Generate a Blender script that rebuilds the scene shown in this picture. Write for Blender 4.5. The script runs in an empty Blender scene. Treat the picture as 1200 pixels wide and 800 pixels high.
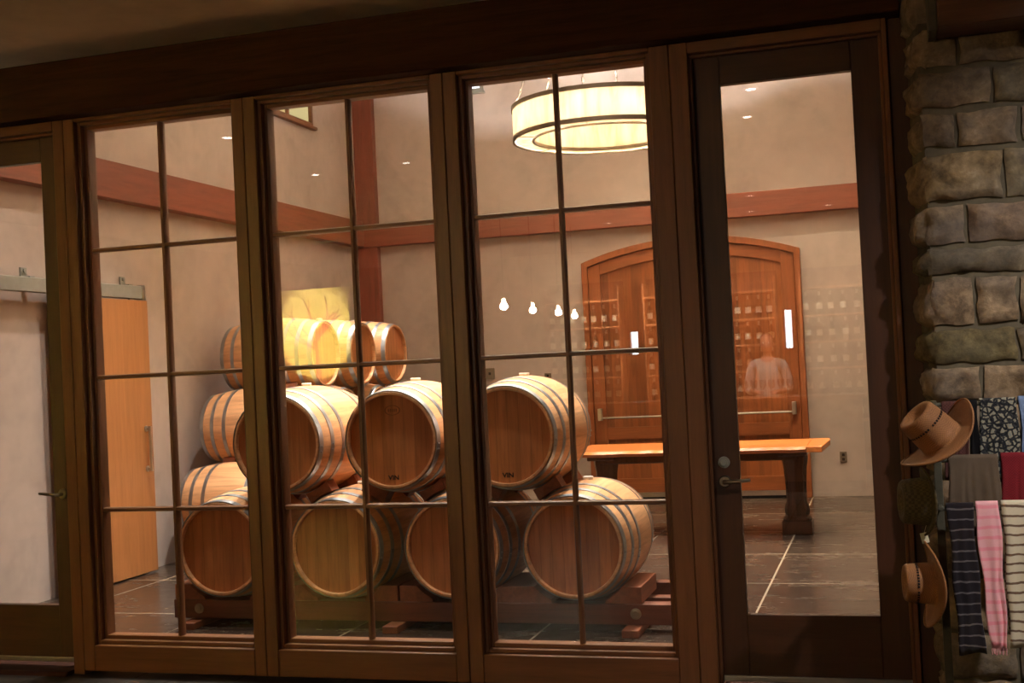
import bpy, bmesh, math, random
from mathutils import Matrix, Vector, noise
random.seed(7)
PI = math.pi
SC = bpy.context.scene
COL = SC.collection

# ------------------------------------------------------------------ camera
cam = bpy.data.cameras.new('camera')
cam.sensor_width = 36.0
cam.lens = 1432.15 / 1200 * 36
cam.clip_start = 0.05
camo = bpy.data.objects.new('camera', cam)
COL.objects.link(camo)
Rr = (0.9549237524805537, 0.29286186560774985, -0.04850314032314085)
Ru = (0.05241779380825416, -0.005529154591751399, 0.9986099355312743)
Rf = (-0.2921865873730917, 0.9561387745103996, 0.020631093936528)
camo.matrix_world = Matrix(((Rr[0], Ru[0], -Rf[0], 0), (Rr[1], Ru[1], -Rf[1], -5.9385),
                            (Rr[2], Ru[2], -Rf[2], 1.6), (0, 0, 0, 1)))
SC.camera = camo

# ------------------------------------------------------------------ world, exposure, render settings
SC.view_settings.view_transform = 'Standard'
SC.view_settings.look = 'None'
SC.view_settings.exposure = 0.0
SC.view_settings.gamma = 1.0
SC.view_settings.use_curve_mapping = False
world = bpy.data.worlds.new('world')
world.use_nodes = True
world.node_tree.nodes['Background'].inputs[0].default_value = (0.6, 0.75, 1.0, 1)
world.node_tree.nodes['Background'].inputs[1].default_value = 0.3
SC.world = world
SC.cycles.use_denoising = True
SC.cycles.max_bounces = 8
SC.cycles.diffuse_bounces = 4
SC.cycles.glossy_bounces = 4
SC.cycles.transmission_bounces = 6
SC.cycles.transparent_max_bounces = 16
SC.cycles.caustics_reflective = False
SC.cycles.caustics_refractive = False
SC.cycles.sample_clamp_indirect = 10.0

WARM = (1.0, 0.95, 0.87)
GOLD = (1.0, 0.84, 0.58)
SHOPWARM = (1.0, 0.95, 0.87)
ROOM_SPOT = 1300.0        # each downlight of the barrel room (watts)
STORE_SPOT = 6.0        # each dim downlight of the shop
CHAND = 480.0
SCONCE = 48.0
MURAL = 6000.0         # picture lamp of the yellow panel

# room dimensions
XL, XR, YB, ZC = -6.185, 2.6, 8.02, 5.7
SXL, SXR, SYB, SZC = -9.0, 4.0, -13.5, 3.42


# ------------------------------------------------------------------ materials
def lin(c):
    return tuple(((v / 255 / 12.92) if v / 255 <= 0.04045 else ((v / 255 + 0.055) / 1.055) ** 2.4) for v in c)


class NT:
    def __init__(s, name):
        s.m = bpy.data.materials.new(name)
        s.m.use_nodes = True
        s.t = s.m.node_tree
        s.t.nodes.clear()
        s.out = s.n('ShaderNodeOutputMaterial')

    def n(s, kind, **kw):
        nd = s.t.nodes.new(kind)
        for k, v in kw.items():
            if k == 'inp':
                for i, val in v.items():
                    if isinstance(val, bpy.types.NodeSocket):
                        s.t.links.new(val, nd.inputs[i])
                    else:
                        nd.inputs[i].default_value = val
            else:
                setattr(nd, k, v)
        return nd

    def math(s, op, a, b=0.0, c=None):
        nd = s.n('ShaderNodeMath', operation=op)
        for i, v in enumerate((a, b) if c is None else (a, b, c)):
            if isinstance(v, bpy.types.NodeSocket):
                s.t.links.new(v, nd.inputs[i])
            else:
                nd.inputs[i].default_value = v
        return nd.outputs[0]

    def mix(s, f, a, b, mode='MIX'):
        nd = s.n('ShaderNodeMix', data_type='RGBA', blend_type=mode)
        for i, v in ((0, f), (6, a), (7, b)):
            if isinstance(v, bpy.types.NodeSocket):
                s.t.links.new(v, nd.inputs[i])
            elif i == 0:
                nd.inputs[0].default_value = v
            else:
                nd.inputs[i].default_value = (*v[:3], 1)
        return nd.outputs[2]

    def coord(s, scale=(1, 1, 1), rot=(0, 0, 0), kind='Object'):
        tc = s.n('ShaderNodeTexCoord')
        mp = s.n('ShaderNodeMapping', inp={0: tc.outputs[kind], 2: rot, 3: scale})
        return mp.outputs[0]

    def noise(s, vec, scale=5, detail=4, rough=0.55, dist=0.0):
        nd = s.n('ShaderNodeTexNoise', inp={'Vector': vec, 'Scale': scale, 'Detail': detail, 'Roughness': rough, 'Distortion': dist})
        return nd.outputs[0]

    def ramp(s, f, stops):
        nd = s.n('ShaderNodeValToRGB', inp={0: f})
        cr = nd.color_ramp
        while len(cr.elements) < len(stops):
            cr.elements.new(0.5)
        for e, (p, c) in zip(cr.elements, stops):
            e.position = p
            e.color = (*c[:3], 1) if not isinstance(c, (int, float)) else (c, c, c, 1)
        return nd.outputs[0]

    def bsdf(s, color, rough=0.5, metal=0.0, bump=None, bstr=0.2, bdist=0.01, spec=0.5, **kw):
        b = s.n('ShaderNodeBsdfPrincipled')
        for k, v in (('Base Color', color), ('Roughness', rough), ('Metallic', metal), ('Specular IOR Level', spec)):
            if isinstance(v, bpy.types.NodeSocket):
                s.t.links.new(v, b.inputs[k])
            elif k == 'Base Color':
                b.inputs[k].default_value = (*v[:3], 1)
            else:
                b.inputs[k].default_value = v
        for k, v in kw.items():
            b.inputs[k].default_value = v
        if bump is not None:
            bp = s.n('ShaderNodeBump', inp={'Height': bump, 'Strength': bstr, 'Distance': bdist})
            s.t.links.new(bp.outputs[0], b.inputs['Normal'])
        s.t.links.new(b.outputs[0], s.out.inputs[0])
        return b


def sc(c, k):
    return tuple(min(1.0, v * k) for v in c[:3])


def wood(name, c, axis='Z', rough=0.45, var=0.45, scale=1.0, spec=0.4, board=None):
    """grain runs along axis; board = (axis, width) gives separate boards a tone of their own"""
    t = NT(name)
    s = {'X': (0.9, 14, 14), 'Y': (14, 0.9, 14), 'Z': (14, 14, 0.9)}[axis]
    v = t.coord(tuple(q * scale for q in s))
    oi = t.n('ShaderNodeObjectInfo')
    off = t.n('ShaderNodeVectorMath', operation='ADD', inp={0: v})
    t.t.links.new(t.math('MULTIPLY', oi.outputs['Random'], 37.0), off.inputs[1])
    n1 = t.noise(off.outputs[0], 1.6, 6, 0.6, 0.9)
    n2 = t.noise(off.outputs[0], 9.0, 3, 0.6, 0.2)
    f = t.math('ADD', t.math('MULTIPLY', n1, 0.75), t.math('MULTIPLY', n2, 0.25))
    col = t.ramp(f, [(0.30, sc(c, 1 - var)), (0.50, c), (0.72, sc(c, 1 + var))])
    if board:
        ax, w = board
        tc = t.n('ShaderNodeTexCoord')
        sp = t.n('ShaderNodeSeparateXYZ', inp={0: tc.outputs['Object']})
        q = t.math('FLOOR', t.math('DIVIDE', sp.outputs['XYZ'.index(ax)], w))
        wn = t.n('ShaderNodeTexWhiteNoise', noise_dimensions='1D')
        t.t.links.new(t.math('ADD', q, t.math('MULTIPLY', oi.outputs['Random'], 9.0)), wn.inputs['W'])
        tone = t.ramp(wn.outputs[0], [(0.0, (0.62, 0.58, 0.55)), (1.0, (1.12, 1.12, 1.12))])
        col = t.mix(1.0, col, tone, 'MULTIPLY')
    t.bsdf(col, rough, bump=f, bstr=0.12, bdist=0.004, spec=spec)
    return t.m


def plaster(name, c, rough=0.75):
    t = NT(name)
    v = t.coord()
    a = t.noise(v, 1.3, 5, 0.6, 0.6)
    b = t.noise(v, 7.0, 4, 0.6, 0.3)
    f = t.math('ADD', t.math('MULTIPLY', a, 0.7), t.math('MULTIPLY', b, 0.3))
    col = t.ramp(f, [(0.3, sc(c, 0.80)), (0.5, c), (0.7, sc(c, 1.14))])
    t.bsdf(col, rough, bump=b, bstr=0.10, bdist=0.01, spec=0.2)
    return t.m


def metal(name, c, rough=0.35, var=0.3):
    t = NT(name)
    f = t.noise(t.coord(), 9.0, 4, 0.6)
    t.bsdf(t.ramp(f, [(0.3, sc(c, 1 - var)), (0.7, sc(c, 1 + var))]), rough, metal=1.0)
    return t.m


def plain(name, c, rough=0.6, var=0.15, scale=20.0, spec=0.4):
    t = NT(name)
    f = t.noise(t.coord(), scale, 4, 0.6)
    t.bsdf(t.ramp(f, [(0.3, sc(c, 1 - var)), (0.7, sc(c, 1 + var))]), rough, bump=f, bstr=0.08, bdist=0.003, spec=spec)
    return t.m


def emit(name, c, s):
    t = NT(name)
    f = t.noise(t.coord(), 3.0, 2, 0.5)
    e = t.n('ShaderNodeEmission', inp={0: t.ramp(f, [(0.2, sc(c, 0.92)), (0.8, c)]), 1: s})
    t.t.links.new(e.outputs[0], t.out.inputs[0])
    return t.m


def glass_mat():
    t = NT('window_glass')
    g = t.n('ShaderNodeNewGeometry')
    d = t.n('ShaderNodeVectorMath', operation='DOT_PRODUCT', inp={0: g.outputs['Normal'], 1: g.outputs['Incoming']})
    c = t.math('ABSOLUTE', d.outputs['Value'])
    fr = t.math('ADD', 0.045, t.math('MULTIPLY', 0.955, t.math('POWER', t.math('SUBTRACT', 1.0, c), 5.0)))
    tr = t.n('ShaderNodeBsdfTransparent', inp={0: (0.97, 0.975, 0.965, 1)})
    gl = t.n('ShaderNodeBsdfGlossy', inp={0: (1, 1, 1, 1), 'Roughness': 0.0})
    mx = t.n('ShaderNodeMixShader', inp={0: fr, 1: tr.outputs[0], 2: gl.outputs[0]})
    t.t.links.new(mx.outputs[0], t.out.inputs[0])
    return t.m


def tile_floor(name, c, grout, px, py, ox, oy, gw=0.007, r0=0.12, r1=0.34):
    t = NT(name)
    tc = t.n('ShaderNodeTexCoord')
    sp = t.n('ShaderNodeSeparateXYZ', inp={0: tc.outputs['Object']})
    fx = t.math('DIVIDE', t.math('SUBTRACT', sp.outputs[0], ox), px)
    fy = t.math('DIVIDE', t.math('SUBTRACT', sp.outputs[1], oy), py)
    gx = t.math('LESS_THAN', t.math('ABSOLUTE', t.math('SUBTRACT', fx, t.math('ROUND', fx))), gw / px)
    gy = t.math('LESS_THAN', t.math('ABSOLUTE', t.math('SUBTRACT', fy, t.math('ROUND', fy))), gw / py)
    g = t.math('MAXIMUM', gx, gy)
    cid = t.n('ShaderNodeCombineXYZ', inp={0: t.math('FLOOR', fx), 1: t.math('FLOOR', fy)})
    wn = t.n('ShaderNodeTexWhiteNoise', noise_dimensions='3D', inp={'Vector': cid.outputs[0]})
    v = t.coord((1, 2.2, 1))
    a = t.noise(v, 2.2, 6, 0.62, 1.0)
    b = t.noise(v, 11.0, 4, 0.6, 0.4)
    f = t.math('ADD', t.math('MULTIPLY', a, 0.7), t.math('MULTIPLY', b, 0.3))
    col = t.ramp(f, [(0.3, sc(c, 0.62)), (0.5, c), (0.72, (c[0] * 1.5, c[1] * 1.32, c[2] * 1.15))])
    col = t.mix(1.0, col, t.ramp(wn.outputs[0], [(0, (0.8, 0.8, 0.8)), (1, (1.1, 1.1, 1.1))]), 'MULTIPLY')
    col = t.mix(g, col, grout)
    ro = t.math('ADD', t.ramp(f, [(0.3, r0), (0.7, r1)]), t.math('MULTIPLY', g, 0.3))
    hgt = t.math('SUBTRACT', t.math('MULTIPLY', b, 0.15), g)
    t.bsdf(col, ro, bump=hgt, bstr=0.15, bdist=0.004, spec=0.5)
    return t.m


def stave_mat():
    """oak staves round local Y, darker joints between them"""
    t = NT('oak_staves')
    tc = t.n('ShaderNodeTexCoord')
    sp = t.n('ShaderNodeSeparateXYZ', inp={0: tc.outputs['Object']})
    oi = t.n('ShaderNodeObjectInfo')
    ang = t.math('ARCTAN2', sp.outputs[0], sp.outputs[2])
    u = t.math('MULTIPLY', t.math('ADD', ang, PI), 30 / (2 * PI))
    idx = t.math('FLOOR', u)
    fr = t.math('SUBTRACT', u, idx)
    edge = t.math('LESS_THAN', t.math('MINIMUM', fr, t.math('SUBTRACT', 1.0, fr)), 0.025)
    wn = t.n('ShaderNodeTexWhiteNoise', noise_dimensions='1D')
    t.t.links.new(t.math('ADD', idx, t.math('MULTIPLY', oi.outputs['Random'], 91.0)), wn.inputs['W'])
    v = t.coord((16, 1.0, 16))
    gr = t.noise(v, 2.0, 6, 0.6, 0.6)
    c = lin((222, 168, 122))
    col = t.ramp(gr, [(0.3, sc(c, 0.72)), (0.5, c), (0.72, sc(c, 1.15))])
    col = t.mix(1.0, col, t.ramp(wn.outputs[0], [(0, (0.84, 0.79, 0.74)), (1, (1.08, 1.08, 1.08))]), 'MULTIPLY')
    col = t.mix(t.math('MULTIPLY', edge, 0.3), col, sc(c, 0.3))
    t.bsdf(col, 0.42, bump=gr, bstr=0.08, bdist=0.003, spec=0.35)
    return t.m


def head_mat():
    t = NT('oak_barrel_head')
    tc = t.n('ShaderNodeTexCoord')
    sp = t.n('ShaderNodeSeparateXYZ', inp={0: tc.outputs['Object']})
    oi = t.n('ShaderNodeObjectInfo')
    u = t.math('DIVIDE', t.math('ADD', sp.outputs[0], 1.0), 0.072)
    idx = t.math('FLOOR', u)
    fr = t.math('SUBTRACT', u, idx)
    edge = t.math('LESS_THAN', t.math('MINIMUM', fr, t.math('SUBTRACT', 1.0, fr)), 0.025)
    wn = t.n('ShaderNodeTexWhiteNoise', noise_dimensions='1D')
    t.t.links.new(t.math('ADD', idx, t.math('MULTIPLY', oi.outputs['Random'], 57.0)), wn.inputs['W'])
    v = t.coord((16, 16, 1.2))
    gr = t.noise(v, 2.0, 6, 0.6, 0.5)
    c = lin((190, 124, 76))
    col = t.ramp(gr, [(0.3, sc(c, 0.70)), (0.5, c), (0.72, sc(c, 1.2))])
    col = t.mix(1.0, col, t.ramp(wn.outputs[0], [(0, (0.80, 0.74, 0.68)), (1, (1.12, 1.10, 1.06))]), 'MULTIPLY')
    col = t.mix(t.math('MULTIPLY', edge, 0.5), col, sc(c, 0.4))
    t.bsdf(col, 0.45, bump=gr, bstr=0.08, bdist=0.003, spec=0.35)
    return t.m


def stone_mat():
    t = NT('rough_stone')
    v = t.coord()
    at = t.n('ShaderNodeAttribute', attribute_name='tone')
    a = t.noise(v, 5.5, 6, 0.65, 0.5)
    b = t.noise(v, 28, 5, 0.65, 0.2)
    f = t.math('ADD', t.math('MULTIPLY', a, 0.6), t.math('MULTIPLY', b, 0.4))
    base = t.ramp(f, [(0.30, lin((62, 52, 44))), (0.45, lin((114, 94, 74))), (0.58, lin((150, 126, 100))), (0.72, lin((194, 174, 154)))])
    big = t.noise(v, 2.7, 3, 0.5)
    base = t.mix(t.ramp(big, [(0.42, 0.0), (0.62, 0.55)]), base, lin((104, 98, 96)))
    col = t.mix(1.0, base, at.outputs['Color'], 'MULTIPLY')
    t.bsdf(col, 0.85, bump=f, bstr=0.6, bdist=0.02, spec=0.2)
    return t.m


def stripe_cloth(name, base, stripe, period, frac, wob=0.006, rough=0.9):
    t = NT(name)
    tc = t.n('ShaderNodeTexCoord')
    sp = t.n('ShaderNodeSeparateXYZ', inp={0: tc.outputs['Object']})
    n = t.noise(t.coord(), 9.0, 3, 0.6)
    z = t.math('ADD', sp.outputs[2], t.math('MULTIPLY', n, wob * 4))
    fr = t.math('FRACT', t.math('DIVIDE', z, period))
    m = t.math('LESS_THAN', fr, frac)
    fine = t.noise(t.coord((60, 60, 220)), 3.0, 2, 0.5)
    col = t.mix(m, t.mix(t.math('MULTIPLY', fine, 0.35), base, sc(base, 0.55)), stripe)
    t.bsdf(col, rough, bump=fine, bstr=0.25, bdist=0.003, spec=0.1, **{'Sheen Weight': 0.2})
    return t.m


def floral_cloth():
    t = NT('floral_cloth')
    v = t.coord()
    vo = t.n('ShaderNodeTexVoronoi', feature='DISTANCE_TO_EDGE', inp={'Vector': v, 'Scale': 46.0})
    n = t.noise(v, 60, 3, 0.6, 1.5)
    f = t.math('ADD', vo.outputs['Distance'], t.math('MULTIPLY', n, 0.5))
    col = t.ramp(f, [(0.24, lin((28, 28, 32))), (0.40, lin((60, 60, 62))), (0.46, lin((150, 140, 118))), (0.62, lin((128, 128, 120)))])
    t.bsdf(col, 0.9, spec=0.1)
    return t.m


def weave(name, c, k=0.4, scale=180.0, rough=0.7):
    t = NT(name)
    v = t.coord()
    w1 = t.n('ShaderNodeTexChecker', inp={'Vector': v, 'Scale': scale, 1: (*sc(c, 1 + k * 0.4), 1), 2: (*sc(c, 1 - k), 1)})
    n = t.noise(v, 8, 4, 0.6)
    col = t.mix(1.0, w1.outputs[0], t.ramp(n, [(0.3, (0.75, 0.75, 0.75)), (0.7, (1.15, 1.15, 1.15))]), 'MULTIPLY')
    t.bsdf(col, rough, bump=w1.outputs[1], bstr=0.2, bdist=0.002, spec=0.25)
    return t.m


def shade_mat():
    t = NT('lamp_shade_mica')
    v = t.coord((3, 3, 0.6))
    n = t.noise(v, 3, 5, 0.6, 0.5)
    col = t.ramp(n, [(0.35, (0.48, 0.39, 0.27)), (0.62, (0.72, 0.63, 0.49))])
    tr = t.n('ShaderNodeBsdfTranslucent', inp={0: col})
    df = t.n('ShaderNodeBsdfDiffuse', inp={0: col})
    m1 = t.n('ShaderNodeMixShader', inp={0: 0.3, 1: tr.outputs[0], 2: df.outputs[0]})
    t.t.links.new(m1.outputs[0], t.out.inputs[0])
    return t.m


M = {}
M['plaster'] = plaster('beige_plaster', lin((192, 175, 166)))
M['store_plaster'] = plaster('tan_plaster', lin((170, 150, 112)))
M['ceiling'] = plaster('ceiling_plaster', lin((206, 188, 156)))
M['floor'] = tile_floor('brown_tile', lin((60, 48, 41)), lin((132, 116, 98)), 1.22, 1.27, -0.858 + 1.7925, 2.776 - 4.05)
M['store_floor'] = tile_floor('dark_tile', lin((50, 43, 37)), lin((74, 66, 56)), 0.61, 0.61, -0.3, -0.28, r0=0.3, r1=0.5)
M['beamX'] = wood('red_fir_beam_x', lin((118, 60, 42)), 'X', 0.5, 0.3)
M['beamY'] = wood('red_fir_beam_y', lin((118, 60, 42)), 'Y', 0.5, 0.3)
M['beamZ'] = wood('red_fir_post', lin((118, 60, 44)), 'Z', 0.5, 0.3)
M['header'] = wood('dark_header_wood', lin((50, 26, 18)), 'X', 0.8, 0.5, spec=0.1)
M['frameZ'] = wood('window_fir_vertical', lin((112, 70, 43)), 'Z', 0.42, 0.28)
M['frameX'] = wood('window_fir_horizontal', lin((112, 70, 43)), 'X', 0.42, 0.28)
M['doorZ'] = wood('door_wood_vertical', lin((64, 36, 22)), 'Z', 0.42, 0.28)
M['doorX'] = wood('door_wood_horizontal', lin((64, 36, 22)), 'X', 0.42, 0.28)
M['archZ'] = wood('cherry_boards', lin((136, 76, 40)), 'Z', 0.4, 0.35, board=('X', 0.135))
M['archX'] = wood('cherry_rail', lin((134, 74, 40)), 'X', 0.4, 0.3)
M['archS'] = wood('cherry_stile', lin((134, 74, 40)), 'Z', 0.4, 0.3)
M['barn'] = wood('light_fir_boards', lin((196, 132, 82)), 'Z', 0.45, 0.18, board=('Y', 0.17))
M['tableX'] = wood('golden_slab', lin((190, 112, 58)), 'X', 0.3, 0.35, scale=0.5)
M['tableY'] = wood('golden_end_board', lin((190, 112, 58)), 'Y', 0.3, 0.3)
M['tabledark'] = wood('dark_table_base', lin((74, 44, 30)), 'Z', 0.22, 0.4, spec=0.6)
M['rackX'] = wood('red_rack_wood_x', lin((112, 60, 42)), 'X', 0.5, 0.35)
M['rackY'] = wood('red_rack_wood_y', lin((138, 78, 52)), 'Y', 0.5, 0.35)
M['stave'] = stave_mat()
M['head'] = head_mat()
M['hoop'] = metal('galvanized_hoop', (0.40, 0.42, 0.45), 0.42, 0.2)
M['steel'] = metal('brushed_steel', (0.62, 0.60, 0.56), 0.3, 0.1)
M['greymetal'] = plain('grey_painted_steel', lin((140, 138, 130)), 0.4, 0.08)
M['bronze'] = metal('dark_bronze', (0.22, 0.17, 0.12), 0.35, 0.2)
M['nickel'] = metal('aged_nickel', (0.34, 0.29, 0.22), 0.3, 0.15)
M['darkiron'] = plain('dark_patina_iron', lin((74, 70, 58)), 0.5, 0.25)
M['bung'] = plain('white_silicone', lin((236, 232, 222)), 0.5, 0.05)
M['ink'] = plain('burnt_mark', lin((36, 24, 16)), 0.7, 0.1)
M['faded'] = plain('faded_burnt_mark', lin((112, 72, 44)), 0.7, 0.1)
M['glass'] = glass_mat()
M['stone'] = stone_mat()
M['mortar'] = plain('mortar', lin((92, 82, 66)), 0.9, 0.3, 12)
M['straw'] = weave('woven_straw', lin((150, 102, 66)), 0.3, 260)
M['strawdark'] = weave('dark_felt', lin((84, 72, 50)), 0.3, 90)
M['hole'] = plain('dark_slots', lin((20, 14, 10)), 0.9, 0.1)
M['shade'] = shade_mat()
M['plate'] = plain('brown_plate', lin((110, 96, 80)), 0.4, 0.06)
M['tag'] = plain('paper_tag', lin((214, 206, 180)), 0.8, 0.06)


# ------------------------------------------------------------------ geometry helpers
class MB:
    def __init__(s):
        s.bm = bmesh.new()

    def face(s, vs):
        try:
            return s.bm.faces.new(vs)
        except ValueError:
            return None

    def box(s, x0, x1, y0, y1, z0, z1):
        v = [s.bm.verts.new((x, y, z)) for x in (x0, x1) for y in (y0, y1) for z in (z0, z1)]
        for f in ((0, 1, 3, 2), (4, 6, 7, 5), (0, 4, 5, 1), (2, 3, 7, 6), (0, 2, 6, 4), (1, 5, 7, 3)):
            s.face([v[i] for i in f])
        return s

    def prism(s, poly, axis, a0, a1):
        """poly = 2D points in the plane of the two other axes (in XYZ order)"""
        def pt(u, v, a):
            return {'X': (a, u, v), 'Y': (u, a, v), 'Z': (u, v, a)}[axis]
        lo = [s.bm.verts.new(pt(u, v, a0)) for u, v in poly]
        hi = [s.bm.verts.new(pt(u, v, a1)) for u, v in poly]
        n = len(poly)
        s.face(lo)
        s.face(hi[::-1])
        for i in range(n):
            s.face([lo[i], lo[(i + 1) % n], hi[(i + 1) % n], hi[i]])
        return s

    def lathe(s, prof, seg=32, axis='Z', c=(0, 0, 0), closed=False, sx=1.0, sy=1.0):
        """prof = [(radius, height)]; a zero radius closes with a point"""
        rings = []
        for r, h in prof:
            def pt(a, rr=r, hh=h):
                u, w = rr * math.cos(a) * sx, rr * math.sin(a) * sy
                p = {'Z': (u, w, hh), 'Y': (w, hh, u), 'X': (hh, u, w)}[axis]
                return (p[0] + c[0], p[1] + c[1], p[2] + c[2])
            if r < 1e-6:
                rings.append([s.bm.verts.new(pt(0))])
            else:
                rings.append([s.bm.verts.new(pt(2 * PI * k / seg)) for k in range(seg)])
        pairs = list(zip(rings, rings[1:]))
        if closed:
            pairs.append((rings[-1], rings[0]))
        for a, b in pairs:
            for k in range(seg):
                k2 = (k + 1) % seg
                if len(a) == 1 and len(b) == 1:
                    continue
                if len(a) == 1:
                    s.face([a[0], b[k], b[k2]])
                elif len(b) == 1:
                    s.face([a[k], b[0], a[k2]])
                else:
                    s.face([a[k], b[k], b[k2], a[k2]])
        return s

    def tube(s, pts, r, seg=10, caps=True):
        pts = [Vector(p) for p in pts]
        rad = r if isinstance(r, (list, tuple)) else [r] * len(pts)
        rings = []
        up = None
        for i, p in enumerate(pts):
            d = (pts[min(i + 1, len(pts) - 1)] - pts[max(i - 1, 0)]).normalized()
            if up is None:
                up = Vector((0, 0, 1)) if abs(d.z) < 0.9 else Vector((0, 1, 0))
            a = d.cross(up).normalized()
            b = a.cross(d).normalized()
            up = b
            rings.append([s.bm.verts.new(p + (a * math.cos(2 * PI * k / seg) + b * math.sin(2 * PI * k / seg)) * rad[i]) for k in range(seg)])
        for a, b in zip(rings, rings[1:]):
            for k in range(seg):
                s.face([a[k], a[(k + 1) % seg], b[(k + 1) % seg], b[k]])
        if caps:
            s.face(rings[0][::-1])
            s.face(rings[-1])
        return s

    def ball(s, c, r, seg=12, sz=1.0):
        n = seg // 2
        s.lathe([(r * math.sin(PI * k / n) if 0 < k < n else 0, -r * sz * math.cos(PI * k / n)) for k in range(n + 1)], seg, 'Z', c)
        return s

    def build(s, name, mat, parent=None, loc=(0, 0, 0), rot=(0, 0, 0), bevel=0.0, smooth=35, seg=2):
        bm = s.bm
        bmesh.ops.recalc_face_normals(bm, faces=bm.faces)
        me = bpy.data.meshes.new(name)
        if smooth:
            for f in bm.faces:
                f.smooth = True
            lim = math.radians(smooth)
            for e in bm.edges:
                if len(e.link_faces) == 2:
                    e.smooth = e.calc_face_angle(0) < lim
        bm.to_mesh(me)
        bm.free()
        me.materials.append(mat)
        o = bpy.data.objects.new(name, me)
        COL.objects.link(o)
        o.location = loc
        o.rotation_euler = rot
        if parent is not None:
            o.parent = parent
        if bevel:
            b = o.modifiers.new('bevel', 'BEVEL')
            b.width = bevel
            b.segments = seg
            b.limit_method = 'ANGLE'
            b.angle_limit = math.radians(40)
            b.harden_normals = False
        return o


def bx(name, mat, x0, x1, y0, y1, z0, z1, parent=None, bevel=0.0):
    c = ((x0 + x1) / 2, (y0 + y1) / 2, (z0 + z1) / 2)
    return MB().box(x0 - c[0], x1 - c[0], y0 - c[1], y1 - c[1], z0 - c[2], z1 - c[2]).build(name, mat, parent, c, bevel=bevel, smooth=0 if not bevel else 35)


def tag(o, label=None, cat=None, group=None, kind=None):
    if label:
        o['label'] = label
    if cat:
        o['category'] = cat
    if group:
        o['group'] = group
    if kind:
        o['kind'] = kind
    return o


def empty(name, loc=(0, 0, 0), rz=0.0):
    o = bpy.data.objects.new(name, None)
    o.empty_display_size = 0.1
    COL.objects.link(o)
    o.location = loc
    o.rotation_euler = (0, 0, rz)
    return o


def struct(o, label, cat):
    return tag(o, label, cat, kind='structure')


def copy_tree(o, parent=None):
    c = o.copy()
    COL.objects.link(c)
    if parent is not None:
        c.parent = parent
    for ch in [q for q in bpy.data.objects if q.parent is o]:
        copy_tree(ch, c)
    return c


def light(name, kind, loc, power, color, parent=None, rot=(0, 0, 0), **kw):
    l = bpy.data.lights.new(name, kind)
    l.energy = power
    l.color = color
    for k, v in kw.items():
        setattr(l, k, v)
    o = bpy.data.objects.new(name, l)
    COL.objects.link(o)
    o.location = loc
    o.rotation_euler = rot
    if parent is not None:
        o.parent = parent
    return o


# ------------------------------------------------------------------ setting: barrel room
struct(bx('floor', M['floor'], XL - 0.1, XR + 0.1, -0.02, YB + 0.1, -0.12, 0.0), 'brown stone tile floor with pale grout in the barrel room', 'floor')
struct(bx('ceiling', M['ceiling'], XL - 0.1, XR + 0.1, 0.0, YB + 0.1, ZC, ZC + 0.12), 'plaster ceiling of the barrel room', 'ceiling')


def wall_with_hole(axis, pos0, pos1, a0, a1, z0, z1, h):
    """wall box across axis with one rectangular hole h=(a0,a1,z0,z1)"""
    m = MB()
    def add(p0, p1, q0, q1):
        if axis == 'X':
            m.box(pos0, pos1, p0, p1, q0, q1)
        else:
            m.box(p0, p1, pos0, pos1, q0, q1)
    add(a0, h[0], z0, z1)
    add(h[1], a1, z0, z1)
    add(h[0], h[1], z0, h[2])
    add(h[0], h[1], h[3], z1)
    return m


LW = (5.60, 6.80, 4.46, 5.30)      # high window in the left wall (y0,y1,z0,z1)
BW = (-4.84, -4.47, 4.93, 5.50)    # high window in the back wall (x0,x1,z0,z1)
struct(wall_with_hole('X', XL - 0.2, XL, 0.0, YB + 0.2, 0, ZC, LW).build('wall_left', M['plaster'], smooth=0), 'mottled beige plaster wall behind the sliding wooden door', 'wall')
struct(wall_with_hole('Y', YB, YB + 0.2, XL - 0.2, XR + 0.2, 0, ZC, BW).build('wall_back', M['plaster'], smooth=0), 'mottled beige plaster wall around the arched wooden door', 'wall')
struct(bx('wall_right', M['plaster'], XR, XR + 0.2, 0.0, YB + 0.2, 0, ZC), 'plaster wall closing the barrel room at the right', 'wall')
struct(bx('wall_front', M['plaster'], XL - 0.2, XR + 0.2, 0.09, 0.20, 3.10, ZC), 'plaster wall above the glazed partition', 'wall')


def high_window(name, axis, wall, h, col, s, sill_col, label):
    r = empty(name, (wall, h[0], h[2]) if axis == 'X' else (h[0], wall, h[2]))
    struct(r, label, 'window')
    fm = MB()
    w, hh = h[1] - h[0], h[3] - h[2]
    d0, d1 = (-0.10, 0.035) if axis == 'X' else (-0.035, 0.10)
    def add(m, a0, a1, q0, q1, e0=d0, e1=d1):
        if axis == 'X':
            m.box(e0, e1, a0, a1, q0, q1)
        else:
            m.box(a0, a1, e0, e1, q0, q1)
    t = 0.04
    add(fm, 0, t, 0, hh)
    add(fm, w - t, w, 0, hh)
    add(fm, t, w - t, 0, t)
    add(fm, t, w - t, hh - t, hh)
    add(fm, w / 2 - 0.015, w / 2 + 0.015, t, hh - t)
    fm.build('window_frame', M[sill_col], r, bevel=0.004)
    sm = MB()
    if axis == 'X':
        sm.box(0, 0.06, -0.05, w + 0.06, -0.035, 0.0)
    else:
        sm.box(-0.04, w + 0.02, -0.06, 0, -0.025, 0.0)
    sm.build('window_sill', M[sill_col], r, bevel=0.004)
    pm = MB()
    if axis == 'X':
        pm.box(-0.012, -0.004, t, w - t, t, hh - t)
    else:
        pm.box(t, w - t, 0.012, 0.02, t, hh - t)
    pm.build('window_pane', emit(name + '_light', col, s), r)
    return r


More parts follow.
